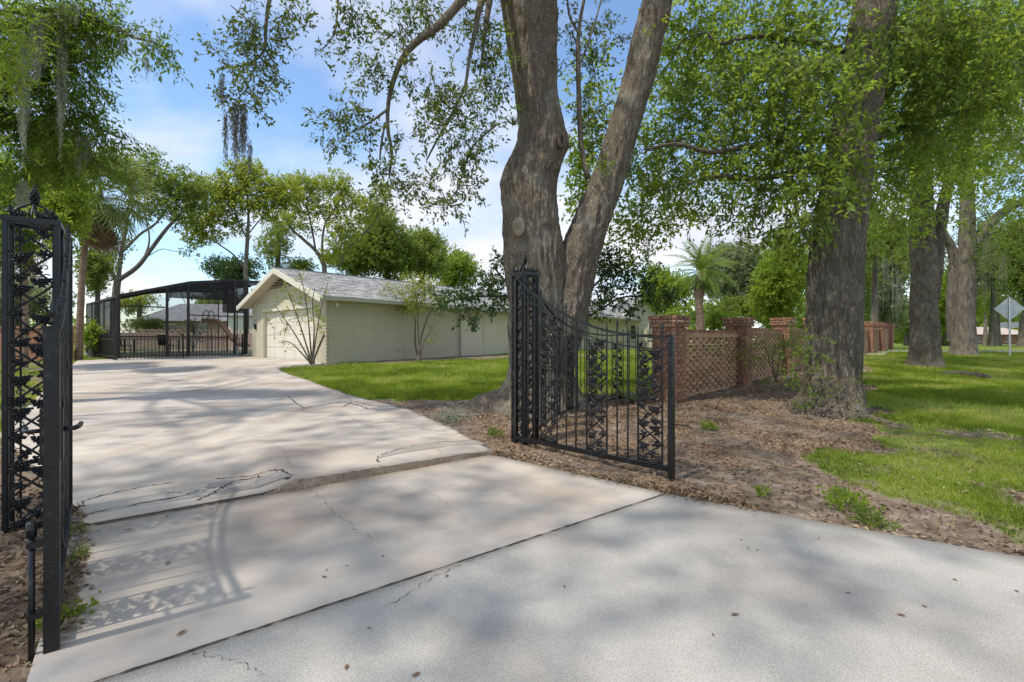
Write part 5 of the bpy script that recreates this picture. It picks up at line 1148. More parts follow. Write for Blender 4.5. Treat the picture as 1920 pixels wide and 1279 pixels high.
for k in range(18):
    a = rr.rand() * 6.283; q = 5.2 * math.sqrt(rr.rand()); x, y = -10.2 + q * math.cos(a), 9.5 + q * math.sin(a); z = max(9, CH + .72 * y + 1.0) + rr.rand() * 2
    ov3.append(((x, y, z), (1.0 + rr.rand() * .7, 1.0 + rr.rand() * .7, .6), 1.0))
plant('cypress_tree', 'feathery green tree hung with grey moss beside the iron column', 'tree', None, 'bark', [(tl, 40, 60)], cll, 'leaf_oak', .105, .034, 1.3, 5, limb_r=.015, attach=[tuple(q) for q in np.concatenate([resample(h[0], 16) for h in bl_])], twig=.0036, droop=.55, extra_limbs=bl_, sub=3, spread=3.4,
    moss=[(45, 60, 275, 12, 8.2, 60), (72, 20, 145, 22, 8.2, 70), (115, 40, 260, 9, 8.3, 40), (118, 100, 150, 12, 8.3, 20), (130, 0, 50, 30, 8.2, 40), (150, 250, 320, 12, 8.9, 30), (165, 255, 310, 8, 8.9, 20), (42, 335, 410, 18, 8.8, 60), (278, 70, 85, 10, 8.3, 14), (275, 100, 145, 4, 8.3, 8), (225, 60, 110, 6, 8.4, 10)],
    more=[(ov3, 'leaf_oak', .45, .13, .065)])
tb_ = [(-9.6, 6.2, -.02, .06), (-9.5, 6.3, 2.5, .05), (-9.0, 6.4, 5, .035), (-8.3, 6.6, 6.4, .02)]
plant('bamboo_clump', 'bright long leaved bamboo arching in beside the moss hung tree', 'bamboo', None, 'bark_grey', [(tb_, 12, 20)], px_clumps([(20, 50, 32, 40, 6.6, .6), (60, 80, 26, 20, 6.6, .5), (10, 150, 30, 40, 6.6, .6), (15, 265, 20, 30, 6.6, .6), (-20, 100, 40, 90, 6.6, .8), (8, 390, 16, 30, 6.6, .4)]), 'leaf_bright', .14, .022, 1.0, 6, limb_r=.008, ridge=0, lump=.02, droop=.5, per=8, spread=1.6, sub=2)
# ---------------------------------------------------------------- palms
def fan_frond(dead=False, seed=0):
    r = np.random.RandomState(seed); V = []; Fq = []; R_ = []
    pl = 1.0
    for j in range(2):
        V += [(0, -.015, 0), (0, .015, 0)] if j == 0 else [(pl, -.01, .0 if dead else .12), (pl, .01, .0 if dead else .12)]; R_ += [.3, .3]
    Fq.append((0, 1, 3, 2)); c = np.array([pl, 0, .0 if dead else .12])
    for k in range(26):
        a = (k / 25 - .5) * (1.5 if dead else 4.2); u = np.array([math.cos(a), math.sin(a), .05 * math.cos(a * 3)]); s = np.array([-math.sin(a), math.cos(a), .25 * (-1) ** k]); l = (.75 + .25 * math.cos(a)) * (.9 + .2 * r.rand()); b = len(V); rn = np.clip(.5 + .2 * r.normal(), 0, 1)
        for j, t in enumerate((0, .45, .8, 1)):
            p = c + u * l * t + np.array([0, 0, -1]) * (.55 if dead else .38) * t ** 2.2 * l; w_ = (.012, .05, .03, .003)[j]; V += [p + s * w_ / 2, p - s * w_ / 2]; R_ += [rn, rn]
        Fq += [(b + 2 * j, b + 2 * j + 1, b + 2 * j + 3, b + 2 * j + 2) for j in range(3)]
    return npmesh('frond', V, Fq, M['palm_dead' if dead else 'palm_leaf'], False, {'rnd': R_})
def feather_frond(mat, seed=0, Ln=2.1, droop=.55):
    r = np.random.RandomState(seed); V = []; Fq = []; R_ = []; n = 30
    P = [np.array([Ln * t, 0, .45 * Ln * t - droop * Ln * 1.25 * t * t]) for t in np.linspace(0, 1, n)]
    for i in range(n):
        w_ = .02 * (1 - i / n) + .003; V += [P[i] + (0, w_, 0), P[i] - (0, w_, 0)]; R_ += [.4, .4]
    Fq += [(2 * i, 2 * i + 1, 2 * i + 3, 2 * i + 2) for i in range(n - 1)]
    for i in range(3, n):
        for sg in (-1, 1):
            t = i / n; l = .42 * math.sin(math.pi * (.18 + .78 * t)) + .05; T = P[i] - P[i - 1]; T = T / np.linalg.norm(T); u = np.array([T[0] * .65, sg * .8, T[2] * .65 + .25 + .1 * r.normal()]); u /= np.linalg.norm(u); b = len(V); rn = np.clip(.5 + .2 * r.normal(), 0, 1)
            e = P[i] + u * l - np.array([0, 0, l * .35]); m = P[i] + u * l * .5; V += [P[i] + T * .02, m + T * .034, e, m - T * .03]; R_ += [rn] * 4; Fq.append((b, b + 1, b + 2, b + 3))
    return npmesh('frond', V, Fq, M[mat], False, {'rnd': R_})
FFg = [fan_frond(False, k) for k in range(3)]; FFd = [fan_frond(True, k) for k in range(2)]
def palm(label, rows, seed, nf, sc, kind='fan', nd=10):
    r = random.Random(seed); b = rows[0]; t = thing('palm_tree', label, 'palm', b[:3]); inv = -np.array(b[:3])
    T = trunk_mesh([(rows, 24, 90)], M['bark_palm'], ridge=.015, lump=.06); T.transform(Matrix.Translation(inv)); put('trunk', T, t)
    top = Vector(rows[-1][:3]) - Vector(b[:3])
    for k in range(nf):
        el = (-1.15 + 2.45 * ((k + .5) / nf) ** .9) if kind == 'fan' else (-.75 + 2.1 * ((k + .5) / nf) ** .9)
        me = FFg[k % 3] if kind == 'fan' else FTH[k % 2]
        put('frond', me, t, top, (r.uniform(-.3, .3), -el, k * 2.399 + r.uniform(-.2, .2)), sc * r.uniform(.85, 1.1))
    for k in range(nd):
        put('dead_frond' if kind == 'fan' else 'skirt_frond', FFd[k % 2] if kind == 'fan' else SKT[k % 2], t, top - Vector((0, 0, r.uniform(.1, .5) if kind == 'fan' else .2 + .5 * (k / nd))), (0, r.uniform(1.25, 1.62) if kind == 'fan' else r.uniform(.2, 1.0), k * 2.399), sc * r.uniform(.5, .95) * (1 if kind == 'fan' else .55))
    return t
g0 = gnd(150, 676); d = 19.8
palm('tall fan palm with shaggy dead fronds beside the pool cage', rowpx([(147, 690, 8.5), (149, 620, 7.5), (153, 540, 6.8), (158, 470, 6.5), (168, 410, 6.5), (188, 362, 7)], d), 3, 46, 1.15, nd=34)
palm('slim fan palm with ruddy trunk seen through the iron column', rowpx([(47, 690, 7), (48, 600, 6), (47, 540, 6), (46, 480, 6), (46, 430, 6)], 16), 4, 18, .75, nd=10)
FTH = [feather_frond('palm_green', k) for k in range(2)]; SKT = [feather_frond('palm_green', 5 + k, 1.8, .35) for k in range(2)]
g1 = float(gz(24.)); palm('slender date palm with yellow green skirt behind the brick wall', [(*at(1313, 600, 24)[:2], g1 - .05, .24), (*at(1313, 610, 24), .19), (*at(1311, 570, 24), .18), (*at(1311, 545, 24), .24), (*at(1313, 520, 24), .17), (*at(1314, 512, 24), .14)], 6, 26, .9, 'feather', 46)

# ---------------------------------------------------------------- background trees
def auto_clumps(px, py, rx, ry, d, n, seed, k=1.0):
    r = np.random.RandomState(seed); out = []
    for i in range(n):
        v = unit(r.normal(size=3)) * r.rand() ** .4; s = .34 + .2 * r.rand()
        out.append((px + v[0] * rx * .72, py + v[1] * ry * .72, rx * s, ry * s, d + v[2] * rx * d / F * .6, k * (.7 + .6 * r.rand())))
    return px_clumps(out)
def bgtree(label, px, d, py, rx, ry, leaf, cov, L, seed, tw=6, bark='bark_grey', n=12, name='tree', cat='tree', group='trees beyond the gate', top=None, moss=()):
    g = float(gz(d)); bpy_ = 639.5 + (CH - g) * F / d
    rows = [(*at(px, bpy_, d)[:2], g - .1, tw * 1.4 * d / F)] + rowpx([(px, (bpy_ * .6 + py * .4), tw), (px + 2, py, tw * .7), (px - 2, py - ry * .5, tw * .3)], d)
    return plant(name, label, cat, group, bark, [(rows, 14, 24)], auto_clumps(px, py, rx, ry, d, n, seed), leaf, L, L * .5, cov, seed, limb_r=.05, ridge=0, lump=.1, sub=3, droop=.1, spread=2.6, moss=moss)
# multi-limbed grey tree behind the cage
d = 31
tg = rowpx([(215, 668, 16), (216, 600, 14), (218, 545, 13), (222, 520, 11)], d); g = [(rowpx([(220, 530, 8), (198, 490, 7), (182, 465, 6), (165, 430, 4)], d), 0), (rowpx([(222, 522, 8), (228, 470, 7), (236, 430, 6), (240, 390, 4), (250, 350, 3)], d), 0), (rowpx([(223, 525, 9), (258, 500, 8), (285, 465, 7), (312, 430, 6), (340, 400, 4), (370, 370, 2)], d), 0), (rowpx([(232, 470, 5), (262, 440, 4.5), (285, 425, 4), (300, 410, 3), (318, 385, 2)], d), 0), (rowpx([(270, 485, 4), (280, 450, 3), (272, 400, 2)], d), 0)]
plant('tree', 'bare limbed grey tree with dark leafy top behind the pool cage', 'tree', 'trees beyond the gate', 'bark_grey', [([(*q[:3], q[3] * .62) for q in tg], 20, 30)] + [([(*q[:3], q[3] * .6) for q in h[0]], 12, 24) for h in g],
    px_clumps([(255, 330, 36, 30, d, 1.0), (300, 350, 34, 34, d, 1.1), (345, 345, 34, 30, d, 1.1), (330, 390, 36, 24, d, .9), (275, 390, 30, 20, d, .8), (200, 480, 20, 26, d, .8), (370, 365, 26, 24, d, .8), (215, 455, 24, 20, d, .7), (170, 430, 26, 26, d, 1), (355, 470, 14, 6, d, .8), (345, 420, 20, 10, d, .5), (285, 300, 24, 18, d, .8)]), 'leaf_mid', .17, .085, 2.0, 11, limb_r=.04, ridge=0, lump=.1, sub=4, droop=.15, spread=2.4)
d = 34
ty = rowpx([(462, 672, 9), (462, 560, 8), (461, 500, 7), (464, 450, 6), (466, 400, 4), (462, 350, 3)], d); yl = [(rowpx([(462, 510, 4), (440, 480, 3.5), (405, 455, 2.5), (385, 445, 2)], d), 0), (rowpx([(465, 440, 3), (485, 415, 2.5), (510, 390, 2)], d), 0), (rowpx([(464, 450, 3.5), (445, 410, 3), (430, 370, 2)], d), 0)]
plant('tree', 'yellow green tree with slim straight trunk above the garage gable', 'tree', 'trees beyond the gate', 'bark_grey', [([(*q[:3], q[3] * .6) for q in ty], 14, 30)] + [([(*q[:3], q[3] * .5) for q in h[0]], 8, 16) for h in yl],
    px_clumps([(460, 318, 30, 20, d, 1.1), (430, 345, 34, 22, d, 1.0), (490, 345, 34, 22, d, 1.0), (400, 370, 30, 20, d, 1.0), (375, 410, 30, 24, d, 1.1), (365, 445, 22, 14, d, 1.0), (420, 400, 26, 20, d, .8), (455, 375, 36, 22, d, .9), (510, 375, 28, 22, d, .9), (535, 360, 30, 26, d, .9), (400, 440, 24, 12, d, .7), (495, 400, 24, 16, d, .6), (440, 430, 20, 14, d, .5), (385, 350, 20, 14, d, .8)]), 'leaf_yellow', .18, .1, 2.7, 12, limb_r=.03, ridge=0, sub=4, droop=.1, spread=2.2)
d = 37
tz = rowpx([(610, 670, 9), (609, 520, 8), (604, 490, 7), (592, 470, 6), (570, 450, 5), (548, 430, 4), (535, 405, 2.5)], d); zl = [(rowpx([(606, 495, 6), (604, 460, 5), (610, 420, 4), (632, 385, 3), (645, 355, 2)], d), 0), (rowpx([(592, 470, 4), (585, 430, 4), (578, 395, 3), (575, 360, 2)], d), 0), (rowpx([(635, 500, 5), (650, 470, 4), (690, 430, 3.5), (715, 400, 2)], d), 0)]
plant('tree', 'open branched yellow green tree with leaning stems behind the garage ridge', 'tree', 'trees beyond the gate', 'bark_grey', [([(*q[:3], q[3] * .6) for q in tz], 14, 30)] + [([(*q[:3], q[3] * .5) for q in h[0]], 8, 16) for h in zl],
    px_clumps([(560, 345, 32, 18, d, .9), (595, 350, 28, 20, d, .9), (635, 345, 24, 24, d, 1.0), (570, 385, 24, 20, d, .7), (610, 390, 30, 22, d, .8), (655, 375, 34, 20, d, .8), (700, 385, 30, 16, d, .9), (720, 355, 22, 12, d, .8), (545, 410, 18, 16, d, .6), (640, 420, 30, 22, d, .8), (580, 425, 22, 14, d, .5), (690, 410, 26, 14, d, .7), (640, 450, 30, 22, d, .6), (625, 480, 24, 16, d, .8), (545, 360, 20, 14, d, .7)]), 'leaf_yellow', .18, .1, 2.3, 13, limb_r=.03, ridge=0, sub=4, droop=.1, spread=2.2)
B = bgtree
B('rounded dense green tree behind the middle of the long roof', 725, 46, 455, 76, 66, 'leaf_mid', 2.0, .26, 21, n=14)
B('dense mid green tree crowding the rounded tree behind the roof', 790, 50, 478, 62, 56, 'leaf_mid', 2.0, .28, 22, n=12)
B('blue green rounded tree over the far end of the garage roof', 848, 58, 503, 52, 46, 'leaf_oak_cool', 2.2, .32, 23, n=11)
B('olive shaded tree just over the ridge below the open branched tree', 660, 44, 484, 64, 40, 'leaf_mid', 1.8, .25, 24, n=10)
B('dark shrubby tree between pool cage and garage gable', 435, 42, 505, 60, 26, 'leaf_dark', 1.6, .2, 25, n=10)
B('loose dark tree over the garage gable peak', 520, 43, 445, 48, 66, 'leaf_mid', .7, .2, 26, n=10)
B('low dark tree peeping over the ridge beside the gable peak', 560, 45, 500, 36, 16, 'leaf_mid', 1.8, .2, 27, n=7)
B('bright leafy tree behind the moss hung branches', 105, 14, 365, 62, 115, 'leaf_bright', 1.5, .11, 28, n=14)
B('shaded green tree filling the gap behind the iron column', 20, 15, 400, 70, 120, 'leaf_oak', 1.6, .11, 29, n=14)
B('soft green shrub tree behind the low orange brick wall', 30, 25, 560, 90, 60, 'leaf_pale', 1.6, .15, 30, n=10)
B('green tree between fan palm and grey multi limbed tree', 182, 27, 500, 36, 56, 'leaf_mid', 1.5, .15, 31, n=10)
B('bright bushy shrub at the foot of the tall fan palm', 172, 21.5, 628, 26, 26, 'leaf_bright', 1.4, .13, 32, n=8, name='shrub', cat='shrub')
B('clipped green hedge behind the scalloped garden wall', 275, 33, 608, 46, 10, 'leaf_mid', 2.2, .13, 33, n=9, name='shrub', cat='shrub', tw=2)
B('loose tree behind the grey neighbouring roof', 260, 50, 565, 40, 20, 'leaf_yellow', 1.4, .25, 34, n=8)
B('leafy tree behind the red chimney', 420, 50, 562, 60, 18, 'leaf_mid', 1.6, .25, 35, n=8)
B('spiky bright shrub beside the pool slide', 362, 28, 615, 16, 16, 'leaf_pale', 1.2, .2, 36, n=6, name='shrub', cat='shrub', tw=2)
# right of the forked oak
B('bright lime green tree between house gable and date palm', 1256, 30, 548, 56, 52, 'leaf_bright', 2.0, .17, 41, n=11)
B('lime shrub under the cross gable eave', 1262, 27, 600, 30, 22, 'leaf_bright', 1.8, .14, 42, n=8, name='shrub', cat='shrub', tw=3)
B('grey green weeping tree behind the date palm', 1392, 42, 530, 84, 84, 'leaf_pale', 1.8, .22, 43, n=14, moss=[(1400, 540, 600, 40, 40, 24)])
B('dark rounded tree beneath the grey green weeping tree', 1390, 36, 585, 70, 30, 'leaf_mid', 1.8, .18, 44, n=9)
B('yellow green sunlit tree behind the third wall pillar', 1470, 26, 520, 64, 100, 'leaf_bright', 1.8, .15, 45, n=13)
B('feathery bright oleander behind the first pierced panel', 1350, 25, 603, 44, 22, 'leaf_bright', 1.7, .15, 46, n=9, name='shrub', cat='shrub', tw=2)
B('deep green shrub beside the white canopy', 1462, 28, 612, 36, 18, 'leaf_dark', 1.8, .14, 47, n=7, name='shrub', cat='shrub', tw=2)
B('moss laden pale tree standing past the end of the brick wall', 1664, 38, 510, 60, 110, 'leaf_pale', 1.7, .19, 48, n=14, tw=7, bark='bark_dark', moss=[(1640, 520, 610, 20, 36, 30), (1680, 500, 600, 22, 36, 34), (1660, 450, 540, 22, 36, 30)])
B('green tree over the far stretch of brick wall', 1640, 30, 440, 60, 70, 'leaf_mid', 1.4, .17, 49, n=10)
B('bright distant tree between the two verge oaks', 1775, 52, 550, 50, 90, 'leaf_bright', 1.5, .24, 50, n=11, bark='bark_dark')
B('moss draped tree in front of the brick house', 1862, 50, 490, 64, 80, 'leaf_pale', 1.6, .24, 51, n=12, tw=6, bark='bark_dark', moss=[(1850, 480, 570, 24, 48, 30), (1880, 500, 580, 22, 48, 30)])
B('leafy tree shading the street behind the road sign', 1925, 44, 470, 60, 100, 'leaf_mid', 1.5, .22, 52, n=12, tw=10, bark='bark_dark')
B('tree with straight trunk before the brick house window', 1872, 56, 560, 30, 34, 'leaf_mid', 1.1, .26, 53, n=8, tw=4, bark='bark_dark')
B('dark stemmed tree at the edge of the brick house lawn', 1848, 60, 555, 24, 44, 'leaf_bright', 1.1, .26, 54, n=8, tw=3.5, bark='bark_dark')
B('pale tree at the path end beside the moss laden tree', 1700, 55, 590, 40, 40, 'leaf_bright', 1.5, .26, 55, n=9, tw=4)
B('mid green tree behind the stout oak trunk', 1560, 34, 510, 80, 100, 'leaf_mid', 1.6, .19, 56, n=11)
# far woods that read as one mass
fw = Leaves(); r = np.random.RandomState(77); cl = []
for k in range(150):
    px = r.uniform(1180, 2350) if k < 110 else r.uniform(-500, 150); d = r.uniform(92, 130); cl.append((px, r.uniform(585, 650), r.uniform(28, 48), r.uniform(20, 36), d, 1.0))
fill(r, fw, None, px_clumps(cl), 1.0, .62, 1.2, 10, .1, 2)
o = fw.put('distant_woods', 'leaf_mid', None); tag(o, 'distant belt of green woods beyond houses', kind='stuff')

# ---------------------------------------------------------------- small trees and shrubs near the house
d = 11.5
tm = rowpx([(1060, 735, 7), (1062, 660, 6.5), (1070, 600, 6), (1085, 560, 5), (1105, 530, 3)], d)
ml = [(rowpx([(1062, 650, 5), (1020, 600, 5), (960, 560, 4), (905, 555, 3), (850, 560, 2)], d), 0), (rowpx([(1070, 600, 4), (1110, 590, 3.5), (1160, 560, 2.5), (1200, 555, 1.5)], d), 0), (rowpx([(1085, 560, 3.5), (1120, 530, 3), (1150, 500, 2), (1190, 490, 1.5)], d), 0), (rowpx([(1000, 585, 4), (950, 530, 3), (925, 500, 2)], d), 0)]
plant('magnolia_tree', 'dark glossy leaved small tree spreading behind the forked oak', 'tree', None, 'bark_dark', [(tm, 14, 24)],
    px_clumps([(850, 565, 34, 14, d, 1.0), (890, 545, 34, 18, d, 1.1), (930, 520, 26, 24, d, 1.0), (885, 590, 30, 12, d, .9), (930, 570, 26, 20, d, 1.0), (940, 485, 14, 14, d, .8), (1120, 510, 28, 22, d, 1.1), (1160, 500, 34, 22, d, 1.1), (1190, 520, 26, 18, d, 1.0), (1140, 545, 34, 20, d, 1.0), (1110, 580, 30, 18, d, .9), (1215, 550, 26, 16, d, 1.0), (1250, 560, 24, 14, d, 1.0), (1170, 580, 28, 14, d, .8), (1135, 470, 14, 20, d, .7), (820, 560, 14, 10, d, .8)]), 'leaf_dark', .11, .052, 1.5, 61, limb_r=.012, attach=[tuple(q) for q in np.concatenate([resample(h[0], 12) for h in ml])], extra_limbs=ml, ridge=0, lump=.06, droop=.1, spread=2.2, twig=.004, sub=3)
def myrtle(label, px, py, stems, clumps, d, seed, cov=.5, leaf='leaf_yellow'):
    b = gnd(px, py); st = [(rowpx([(px + (q[0] - px) * .05, py, 3)] + [(a, c, h) for a, c, h in q[1]], d), 0) for q in stems]
    base = [(b.x, b.y, b.z - .05, .12), (b.x, b.y, b.z + .12, .11), (b.x, b.y, b.z + .25, .07)]
    plant('crepe_myrtle', label, 'shrub', 'crepe myrtles by the garage wall', 'bark_grey', [(base, 12, 8)], px_clumps(clumps), leaf, .085, .042, cov, seed, limb_r=.004, attach=[tuple(q) for q in np.concatenate([resample(h[0], 12)[4:] for h in st])], extra_limbs=st, ridge=0, lump=.3, droop=.0, per=7, spread=3.0, twig=.004, sub=2)
d = 16.6
myrtle('sparse crepe myrtle with thin fanned stems at the garage corner', 585, 683, [(585, [(566, 620, 2), (545, 560, 1.5), (532, 530, 1)]), (585, [(578, 600, 2), (570, 545, 1.4), (560, 505, 1)]), (585, [(555, 630, 1.8), (528, 590, 1.2), (514, 570, 1)]), (590, [(589, 620, 2), (586, 570, 1.5), (590, 540, 1)]), (592, [(598, 650, 3), (608, 628, 3)]), (588, [(596, 610, 1.6), (604, 570, 1.2), (615, 530, .8)]), (580, [(548, 645, 1.5), (530, 640, 1)])],
    [(535, 550, 16, 16, d, .8), (520, 585, 18, 14, d, .8), (545, 600, 26, 18, d, .8), (530, 620, 16, 14, d, .6), (562, 560, 20, 26, d, .6), (585, 590, 24, 24, d, .7), (600, 610, 18, 16, d, .6), (540, 648, 18, 6, d, .7), (560, 515, 10, 16, d, .7), (612, 540, 16, 14, d, .5), (520, 565, 10, 8, d, .8)], d, 71, .3)
d = 20.0
myrtle('leafier crepe myrtle standing against the middle of the garage side wall', 785, 678, [(785, [(778, 640, 2.4), (778, 600, 2), (765, 570, 1.4), (750, 550, 1)]), (785, [(788, 640, 2.4), (800, 600, 2), (812, 575, 1.4)]), (785, [(784, 620, 1.6), (782, 580, 1.2), (778, 540, 1)]), (785, [(795, 640, 1.4), (806, 625, 1), (812, 615, .8)])],
    [(770, 555, 24, 12, d, 1.1), (745, 545, 24, 10, d, .9), (720, 540, 12, 8, d, .7), (790, 545, 22, 16, d, 1.2), (780, 575, 30, 10, d, 1.0), (815, 560, 24, 12, d, 1.2), (805, 530, 20, 14, d, .9), (775, 525, 20, 14, d, .7), (760, 575, 16, 8, d, .8), (810, 635, 10, 8, d, .6), (808, 615, 10, 6, d, .5), (835, 565, 16, 10, d, 1.0)], d, 72, .75)
yk = gnd(1187, 757); spiky('yucca', 'spiky pale green yucca growing behind the swung gate leaf', 'plant', tuple(yk), 46, .75, .035, 'leaf_pale', 9, .9)
for k, (px, py, s, lb) in enumerate(((925, 818, .12, 'small leafy weed beside the gate column in the mulch'), (1585, 950, .16, 'patch of clover like weed in the bare soil by the apron'), (150, 1058, .07, 'tiny weed sprouting at the drive edge by the gate shadow'), (128, 1165, .09, 'bright weed at the foot of the latch stile'), (138, 1005, .07, 'small weed at the broken end of the step'), (1430, 930, .08, 'small weed on bare soil past the gate leaf'), (1640, 985, .13, 'coarse grassy weed at the edge of the apron'), (1330, 805, .14, 'low weed in the mulch behind the gate hook'))):
    lv = Leaves(); g = gnd(px, py); rr2 = np.random.RandomState(k); fill(rr2, lv, None, [((g.x, g.y, g.z + s * .25), (s, s, s * .35), 1)], .035, .016, 2.2, 8, -.4, 1.2); o = lv.put('weed', 'leaf_mid' if k % 2 == 0 else 'leaf_bright', None); tag(o, lb, 'weed', 'weeds on the bare ground')

# ---------------------------------------------------------------- lawn, litter, fallen leaves
r = np.random.RandomState(21)
def scatter(n, dmin, dmax, power=1.0):
    u = r.rand(n); dd = dmin * (dmax / dmin) ** u if power == 1 else dmin + (dmax - dmin) * u; x = (r.rand(n) * 2.5 - 1.25) * dd; return x, dd
def blades(n, dmin, dmax):
    x, y = scatter(n, dmin, dmax); tf, mu = cover(x, y); thin = np.clip((fbm(np.stack([x * .8, y * .8, np.zeros(n) + 9], 1), 4) - .30) * 7, .3, 1); keep = (r.rand(n) < tf * thin) & ~drive_mask(x + r.normal(size=n) * .045, y + r.normal(size=n) * .045); x, y, tf = x[keep], y[keep], tf[keep]
    # not inside house or trunks
    k2 = ~((to_h(x, y)[0] > -.3) & (to_h(x, y)[1] > -.05) & (to_h(x, y)[1] < 7)); x, y, tf = x[k2], y[k2], tf[k2]; n = len(x)
    z = gz(y) + soil_bump(x, y); s = np.clip(y / 6, .8, 3.0); h = (.035 + .05 * r.rand(n)) * (.55 + .45 * tf) * np.clip(s, .8, 1.5); a = r.rand(n) * 6.283; w_ = .0038 * s * (.7 + .6 * r.rand(n)); ln = r.normal(size=(n, 2)) * .55 * h[:, None]
    P = np.stack([x, y, z - .005], 1); S = np.stack([np.cos(a), np.sin(a), np.zeros(n)], 1) * w_[:, None]
    m = P + np.stack([ln[:, 0] * .35, ln[:, 1] * .35, h * .6], 1); t = P + np.stack([ln[:, 0], ln[:, 1], h * .95], 1)
    V = np.stack([P - S, P + S, m + S * .7, t, m - S * .7], 1); pat = fbm(np.stack([x * 1.2, y * 1.2, np.zeros(n)], 1), 3)
    return V, np.clip(.12 + .48 * r.rand(n) + 2.0 * (pat - .5) + .4 * (r.rand(n) < .09), 0, 1)
def to_h(x, y):
    ca, sa = math.cos(HA), math.sin(HA); return (x - HB[0]) * ca + (y - HB[1]) * sa, -(x - HB[0]) * sa + (y - HB[1]) * ca
V1, R1 = blades(330000, 2.2, 13); V2, R2 = blades(420000, 10, 34); V2 = V2[:, [0, 1, 3]]
n1, n2 = len(V1), len(V2); b = np.arange(n1)[:, None] * 5; b2 = n1 * 5 + np.arange(n2)[:, None] * 3
me = npmesh('lawn_grass', np.concatenate([V1.reshape(-1, 3), V2.reshape(-1, 3)]), np.concatenate([b + np.array([0, 1, 2]), b + np.array([0, 2, 4]), b + np.array([4, 2, 3]), b2 + np.array([0, 1, 2])]), M['grass'], False, {'rnd': np.concatenate([np.repeat(R1, 5), np.repeat(R2, 3)])})
o = put('lawn_grass', me); tag(o, 'short green lawn grass blades', kind='stuff')
x, y = scatter(300000, 1.6, 18); tf, mu = cover(x, y); pr = np.maximum(mu, np.where((y < 9) & (x > .5), .34, .14 * (y < 14))); keep = (r.rand(len(x)) < pr * np.clip(y / 9, .35, 1) * .75) & ~drive_mask(x, y) & (r.rand(len(x)) > tf * .9); x, y = x[keep], y[keep]
# a drift of leaves along the drive edges
u_ = r.rand(5200); e1 = np.array(gp((935, 852), (1060, 885), (1150, 907), (1255, 927), (1330, 945), (1420, 965))); q = resample(e1, 60); j = (u_ * 59).astype(int); xd = q[j, 0] + r.normal(size=5200) * .07 + .04; yd = q[j, 1] + r.normal(size=5200) * .06 + .05
e2 = np.array(gp((150, 960), (146, 1010), (150, 1060), (138, 1110), (128, 1160), (120, 1215))); q = resample(e2, 40); j = (r.rand(900) * 39).astype(int); x2 = q[j, 0] - np.abs(r.normal(size=900)) * .07; y2 = q[j, 1] + r.normal(size=900) * .04
dm = ~drive_mask(xd, yd) | (r.rand(5200) < .10); xd, yd = xd[dm], yd[dm]
x = np.concatenate([x, xd, x2]); y = np.concatenate([y, yd, y2]); n = len(x)
z = np.where(drive_mask(x, y), dz(x, y) + .004, gz(y) + soil_bump(x, y) + .006) + r.rand(n) * .012
D = unit(np.stack([r.normal(size=n), r.normal(size=n), r.normal(size=n) * .28], 1)); V, Fq = leaves_at(r, np.stack([x, y, z], 1), D, .062, .023, .3)
pt = fbm(np.stack([x * 1.5, y * 1.5, np.zeros(n)], 1), 3); sz = np.clip(y / 9, .8, 1.6); V = V.reshape(n, 4, 3); V = V[:, :1] + (V - V[:, :1]) * sz[:, None, None]
o = put('leaf_litter', npmesh('leaf_litter', V.reshape(-1, 3), Fq, M['litter'], False, {'rnd': np.repeat(np.clip(.12 + .55 * r.rand(n) + 1.2 * (pt - .5), 0, 1), 4)})); tag(o, 'brown fallen oak leaves covering the soil', kind='stuff'); print('litter', n)
# twigs in the mulch
tw = MB()
for k in range(160):
    px, py = r.uniform(880, 1700), r.uniform(760, 960); g = gnd(px, py)
    if drive_mask(np.array([g.x]), np.array([g.y]))[0]: continue
    a = r.rand() * 6.28; l = .06 + .2 * r.rand(); e = (g.x + l * math.cos(a), g.y + l * math.sin(a)); tw.tube([(g.x, g.y, g.z + .012), (*e, float(gz(e[1])) + .02 + .02 * r.rand())], [.004, .002], 4)
o = tw.put('twig_litter', M['twig']); tag(o, 'small dry twigs lying in the leaf litter', kind='stuff')
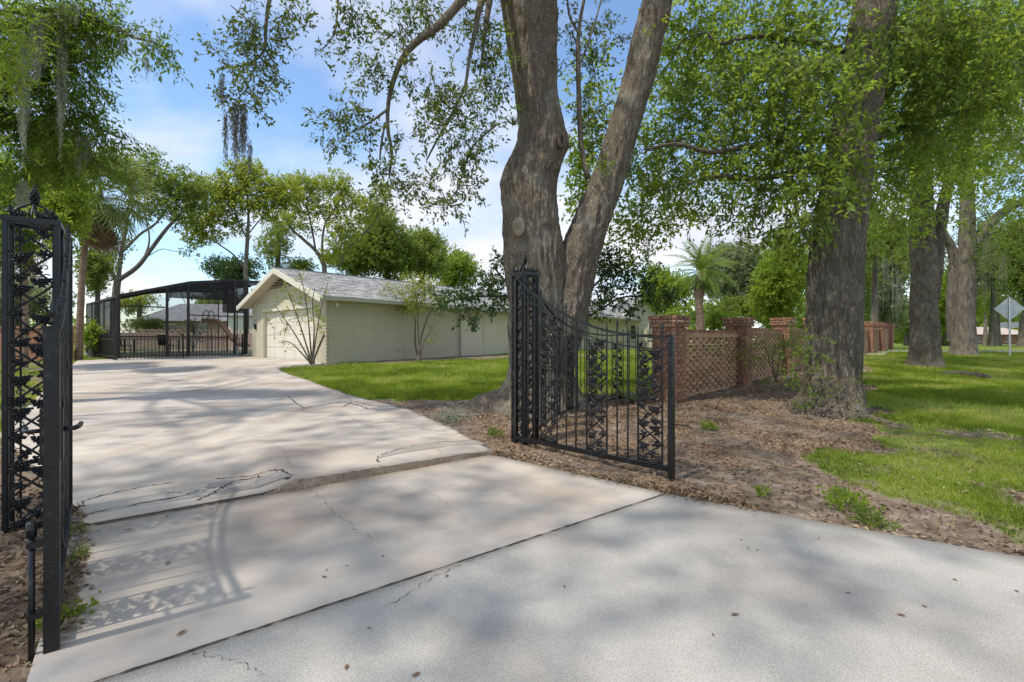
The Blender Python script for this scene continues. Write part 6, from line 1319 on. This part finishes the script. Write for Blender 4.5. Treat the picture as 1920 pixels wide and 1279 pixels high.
# single leaves on the concrete
lm = {}
for nm in ('fallen', 'fallen_yellow'):
    prof = [(0, .0), (.2, .55), (.45, 1), (.7, .75), (1, 0)]; V = []
    for t, w_ in prof: V += [(t * .09 - .045, w_ * .017, .004 + .012 * abs(t - .5) + .008 * w_), (t * .09 - .045, 0, .004 + .012 * abs(t - .5)), (t * .09 - .045, -w_ * .017, .004 + .012 * abs(t - .5) + .008 * w_)]
    lm[nm] = npmesh('fallen_leaf', V, [(3 * i + j, 3 * i + j + 1, 3 * i + j + 4, 3 * i + j + 3) for i in range(4) for j in range(2)], M[nm], True, {'rnd': np.linspace(0, 1, 15)})
LEAFS = [(315, 1064, 0, 1.1), (340, 1198, 0, 1.2), (240, 1000, 0, .9), (313, 974, 0, .9), (608, 1090, 0, .8), (612, 1076, 0, .5), (718, 1050, 0, .6), (650, 1068, 0, .5), (770, 1092, 0, .6), (838, 1088, 0, .7), (692, 1187, 0, .5), (1378, 1162, 0, 1.0), (1690, 1163, 0, .9), (1733, 1146, 0, .7), (1790, 1095, 0, .7), (1590, 1120, 0, .6), (1337, 1200, 0, .5), (1058, 1108, 0, .6), (650, 1262, 0, .8), (780, 1277, 0, .9), (1403, 1035, 0, .5), (1420, 1038, 0, .5), (1389, 1019, 0, .6), (1535, 1016, 0, .5), (1906, 1117, 0, .7), (170, 1112, 0, .5), (500, 1050, 0, .4), (760, 905, 0, .4), (975, 905, 0, .5), (340, 862, 1, .9), (505, 890, 0, .4)]
for px, py, k, s in LEAFS:
    g = gnd(px, py); o = put('fallen_leaf', lm['fallen_yellow' if k else 'fallen'], None, (g.x, g.y, float(dz(g.x, g.y)) + .002), (0, 0, r.rand() * 6.28), s * .5); tag(o, 'single yellow fallen leaf on the upper drive' if k else 'single brown fallen leaf lying on the ' + ('grey aggregate apron' if to_un(g.x, g.y)[1] < 2.39 else 'smooth slab between the gate columns' if to_un(g.x, g.y)[1] < 4.42 else 'upper drive beyond the broken step'), 'leaf', 'leaves on the concrete')
g = gnd(173, 1112); o = put('acorn', MB().ball((0, 0, .012), .012, (1, 1, 1.2)).mesh('acorn', M['scar'], True), None, (g.x, g.y, .02)); tag(o, 'single acorn on the concrete by the gate shadow', 'acorn')
# grey moss heap and fallen branch
g = gnd(852, 790); mh = Leaves(); fill(np.random.RandomState(3), mh, None, [((g.x, g.y, g.z + .03), (.28, .22, .09), 1)], .07, .012, 3, 10, .0, 1.5); o = mh.put('moss_heap', 'moss', None); tag(o, 'grey heap of fallen moss in the mulch beside the drive', 'moss')
P = [tuple(gnd(a, b_) + Vector((0, 0, .05))) for a, b_ in ((1770, 704), (1800, 703), (1825, 707), (1850, 711))]
fb = MB().tube(resample(P, 14), np.linspace(.07, .1, 14) * (.8 + .4 * r.rand(14)), 8).put('fallen_log', M['bark_dark'], None, smooth=True); tag(fb, 'short rotting log lying in grass by the double stemmed oak', 'log')
